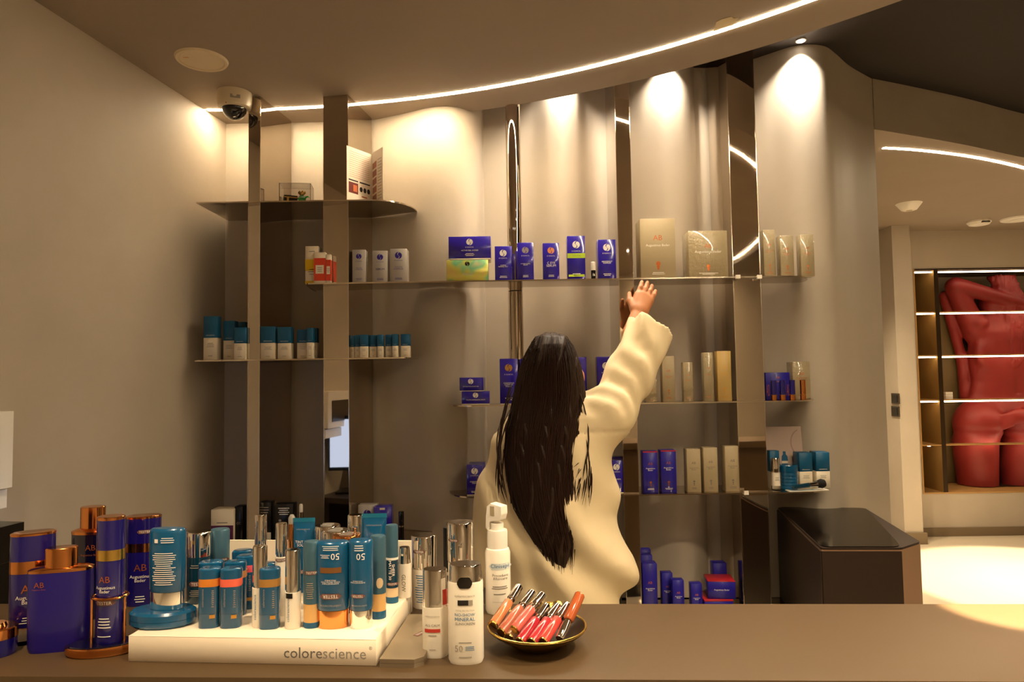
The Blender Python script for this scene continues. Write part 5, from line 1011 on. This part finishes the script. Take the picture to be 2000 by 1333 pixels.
# cream shirt
shirt_lv = [(792, 1098, .070, .065), (806, 1095, .12, .085), (832, 1086, .168, .115), (880, 1082, .205, .135), (950, 1082, .225, .15), (1030, 1086, .245, .16), (1110, 1100, .252, .17), (1150, 1102, .24, .17), (1185, 1104, .225, .165), (1215, 1104, .215, .16)]
tor = stack([(bp(0, y)[2], bp(x, y)[0], BYc - .005, rx, ry) for y, x, rx, ry in shirt_lv])
s1 = bp(1185, 815, 2.42); s2 = bp(1232, 728, 2.50); s3 = bp(1270, 640, 2.575); ax_ = s3 - s2; ax_ /= np.linalg.norm(ax_)
slv = union([cone(bp(1150, 850, 2.42), s1, .085, .088), (cone(s1, s2, .088, .082), .05), (cone(s2, s3 + ax_ * .05, .082, .088), .04)], .05)
lsl = union([cone(sh_l, el_l, .060, .068), (cone(el_l, wr_l + (0, 0, -.02), .072, .066), .04)], .04)
bore = cone(s2 + ax_ * .05, s3 + ax_ * .10, .058, .068)
def shirt(X, Y, Z):
    t1 = tor(X, Y, Z); d = smin(t1, lsl(X, Y, Z), .07)
    end = (X - s3[0]) * ax_[0] + (Y - s3[1]) * ax_[1] + (Z - s3[2]) * ax_[2]
    sl = slv(X, Y, Z); sl = np.maximum(sl, end); d = smin(d, sl, .06); d = np.maximum(d, np.where(end > -.14, -bore(X, Y, Z), -1))
    zt = bp(0, 820)[2]
    dr = np.clip((zt - Z) / .25, 0, 1)
    fold = .013 * np.sin(24 * X + 11 * Z + 2.6 * np.sin(8 * Z + 3 * Y)) * dr + .009 * np.sin(31 * (X * .8 + Z * .75) + 5 * np.sin(6 * X)) * dr
    al = (X - s1[0]) * ax_[0] + (Y - s1[1]) * ax_[1] + (Z - s1[2]) * ax_[2]; up = np.clip((Z - zt + .08) / .15, 0, 1) * (X > s1[0] - .08)
    fold2 = (.0045 * np.sin(al * 34 + 40 * X + 5 * np.sin(Y * 16)) + .003 * np.sin(al * 22 - 60 * X + 30 * Y)) * up
    yoke = .004 * np.exp(-((Z - bp(0, 860)[2]) / .006) ** 2)
    return d + fold + fold2 + yoke
zlo = bp(0, 1215)[2] - .02
Vs, Fs_ = surface(shirt, (lo[0] - .08, BYc - .26, zlo), (s3[0] + .20, s3[1] + .14, s3[2] + .12), .0085)
SHIRT = mat('cream_linen', '#e6d3ab', .75, noise=(6, .05, one), bump=(60, .15, .001)); child(Vs, Fs_, 'shirt', SHIRT)
tr_ = union([stack([(pelv[2] - .14, pelv[0], BYc, .17, .125), (pelv[2] + .10, pelv[0], BYc, .165, .12)]), (cone(hipL, knL, .102, .085), .03), (cone(hipR, knR, .102, .085), .02), (cone(knL, anL + (0, 0, .0), .085, .08), .03), (cone(knR, anR, .085, .08), .03)], .03)
Vt, Ft = surface(tr_, (pelv[0] - .26, BYc - .2, .05), (pelv[0] + .26, BYc + .2, pelv[2] + .14), .011); child(Vt, Ft, 'trousers', mat('dark_trousers', '#1f1a18', .8))
shf = union([cone(anL + (0, -.01, -.05), anL + (0, .16, -.058), .046, .034), cone(anR + (0, -.01, -.05), anR + (0, .16, -.058), .046, .034)], .002)
Vz, Fz = surface(lambda X, Y, Z: np.maximum(shf(X, Y, Z), .002 - Z), (pelv[0] - .26, BYc - .15, -.02), (pelv[0] + .26, BYc + .27, .12), .008); child(Vz, Fz, 'shoes', BLACKP)
# long dark hair
hair_lv = [(664, 1078, .012, .02, .02), (672, 1078, .055, .07, .012), (690, 1078, .075, .098, .01), (720, 1077, .098, .115, .005), (760, 1076, .115, .118, .0), (800, 1074, .124, .105, -.022), (850, 1064, .130, .085, -.070), (900, 1058, .125, .065, -.105), (950, 1056, .112, .055, -.125), (1000, 1062, .095, .048, -.140), (1050, 1076, .070, .042, -.150), (1085, 1086, .045, .034, -.155), (1105, 1090, .018, .02, -.155)]
HL = np.array(sorted([(bp(0, y)[2], bp(x, y)[0], BYc + oy, rx, ry) for y, x, rx, ry, oy in hair_lv]))
hst = stack(HL.tolist())
def hair(X, Y, Z):
    a = np.arctan2(Y - BYc, X - hx); d = hst(X, Y, Z) + .004 * np.sin(X * 190 + 6 * np.sin(Z * 11)) + .003 * np.sin(X * 90 - 5 * Z * 4)
    face = ell((hx, BYc + .135, hz - .04), (.066, .09, .12))(X, Y, Z); return np.maximum(d, -face)
Vg, Fg = surface(hair, (HL[:, 1].min() - .16, BYc - .24, HL[0, 0] - .01), (HL[:, 1].max() + .16, BYc + .15, HL[-1, 0] + .01), .007)
HAIR = mat('dark_hair', '#2a1a11', .5, spec=.3, noise=(40, .5, (1, 1, .04)))
child(Vg, Fg, 'hair', HAIR)
mb = MB(); R3 = random.Random(11)
for k in range(420):
    a = math.radians(R3.uniform(188, 352)); z1 = HL[-1, 0] - R3.uniform(0.0, .10); z0 = HL[0, 0] + R3.uniform(-.02, .20) * (1 if R3.random() < .7 else 1.8); n = 12; pts = []; w0 = R3.uniform(-.5, .5)
    for i in range(n):
        q = i / (n - 1); z = z1 + (z0 - z1) * q; cx, cy, rx, ry = (np.interp(max(z, HL[0, 0] + .03), HL[:, 0], HL[:, j]) for j in (1, 2, 3, 4)); aa = a + .10 * math.sin(4 * q + w0 * 6)
        f_ = 1.015 + .03 * abs(math.sin(5 * q + k)) + (.20 * max(0, q - .75) * abs(w0)); pts.append((cx + rx * f_ * math.cos(aa) + .02 * w0 * q * q - per.location.x, cy + ry * f_ * math.sin(aa) - BYc, z))
    mb.tube(pts, [.0006] + [.0017] * (n - 2) + [.0003], 4)
for k in range(26):    # flyaway locks towards the raised arm and the left shoulder
    sd = 1 if k % 3 else -1; x0 = 1120 if sd > 0 else 1000; A = bp(x0 + R3.uniform(-8, 8), 770 + R3.uniform(-30, 40), 2.36); B = bp(x0 + sd * R3.uniform(20, 50), 850 + R3.uniform(-10, 40), 2.31); C = bp(x0 + sd * R3.uniform(0, 34), 930 + R3.uniform(-20, 60), 2.27)
    mb.tube([tuple((A * (1 - q) ** 2 + 2 * B * q * (1 - q) + C * q * q) - np.array(per.location)) for q in np.linspace(0, 1, 9)], [.001] + [.0022] * 7 + [.0004], 4)
o = mb.build('hair_strands', HAIR, per); o['kind'] = 'stuff'
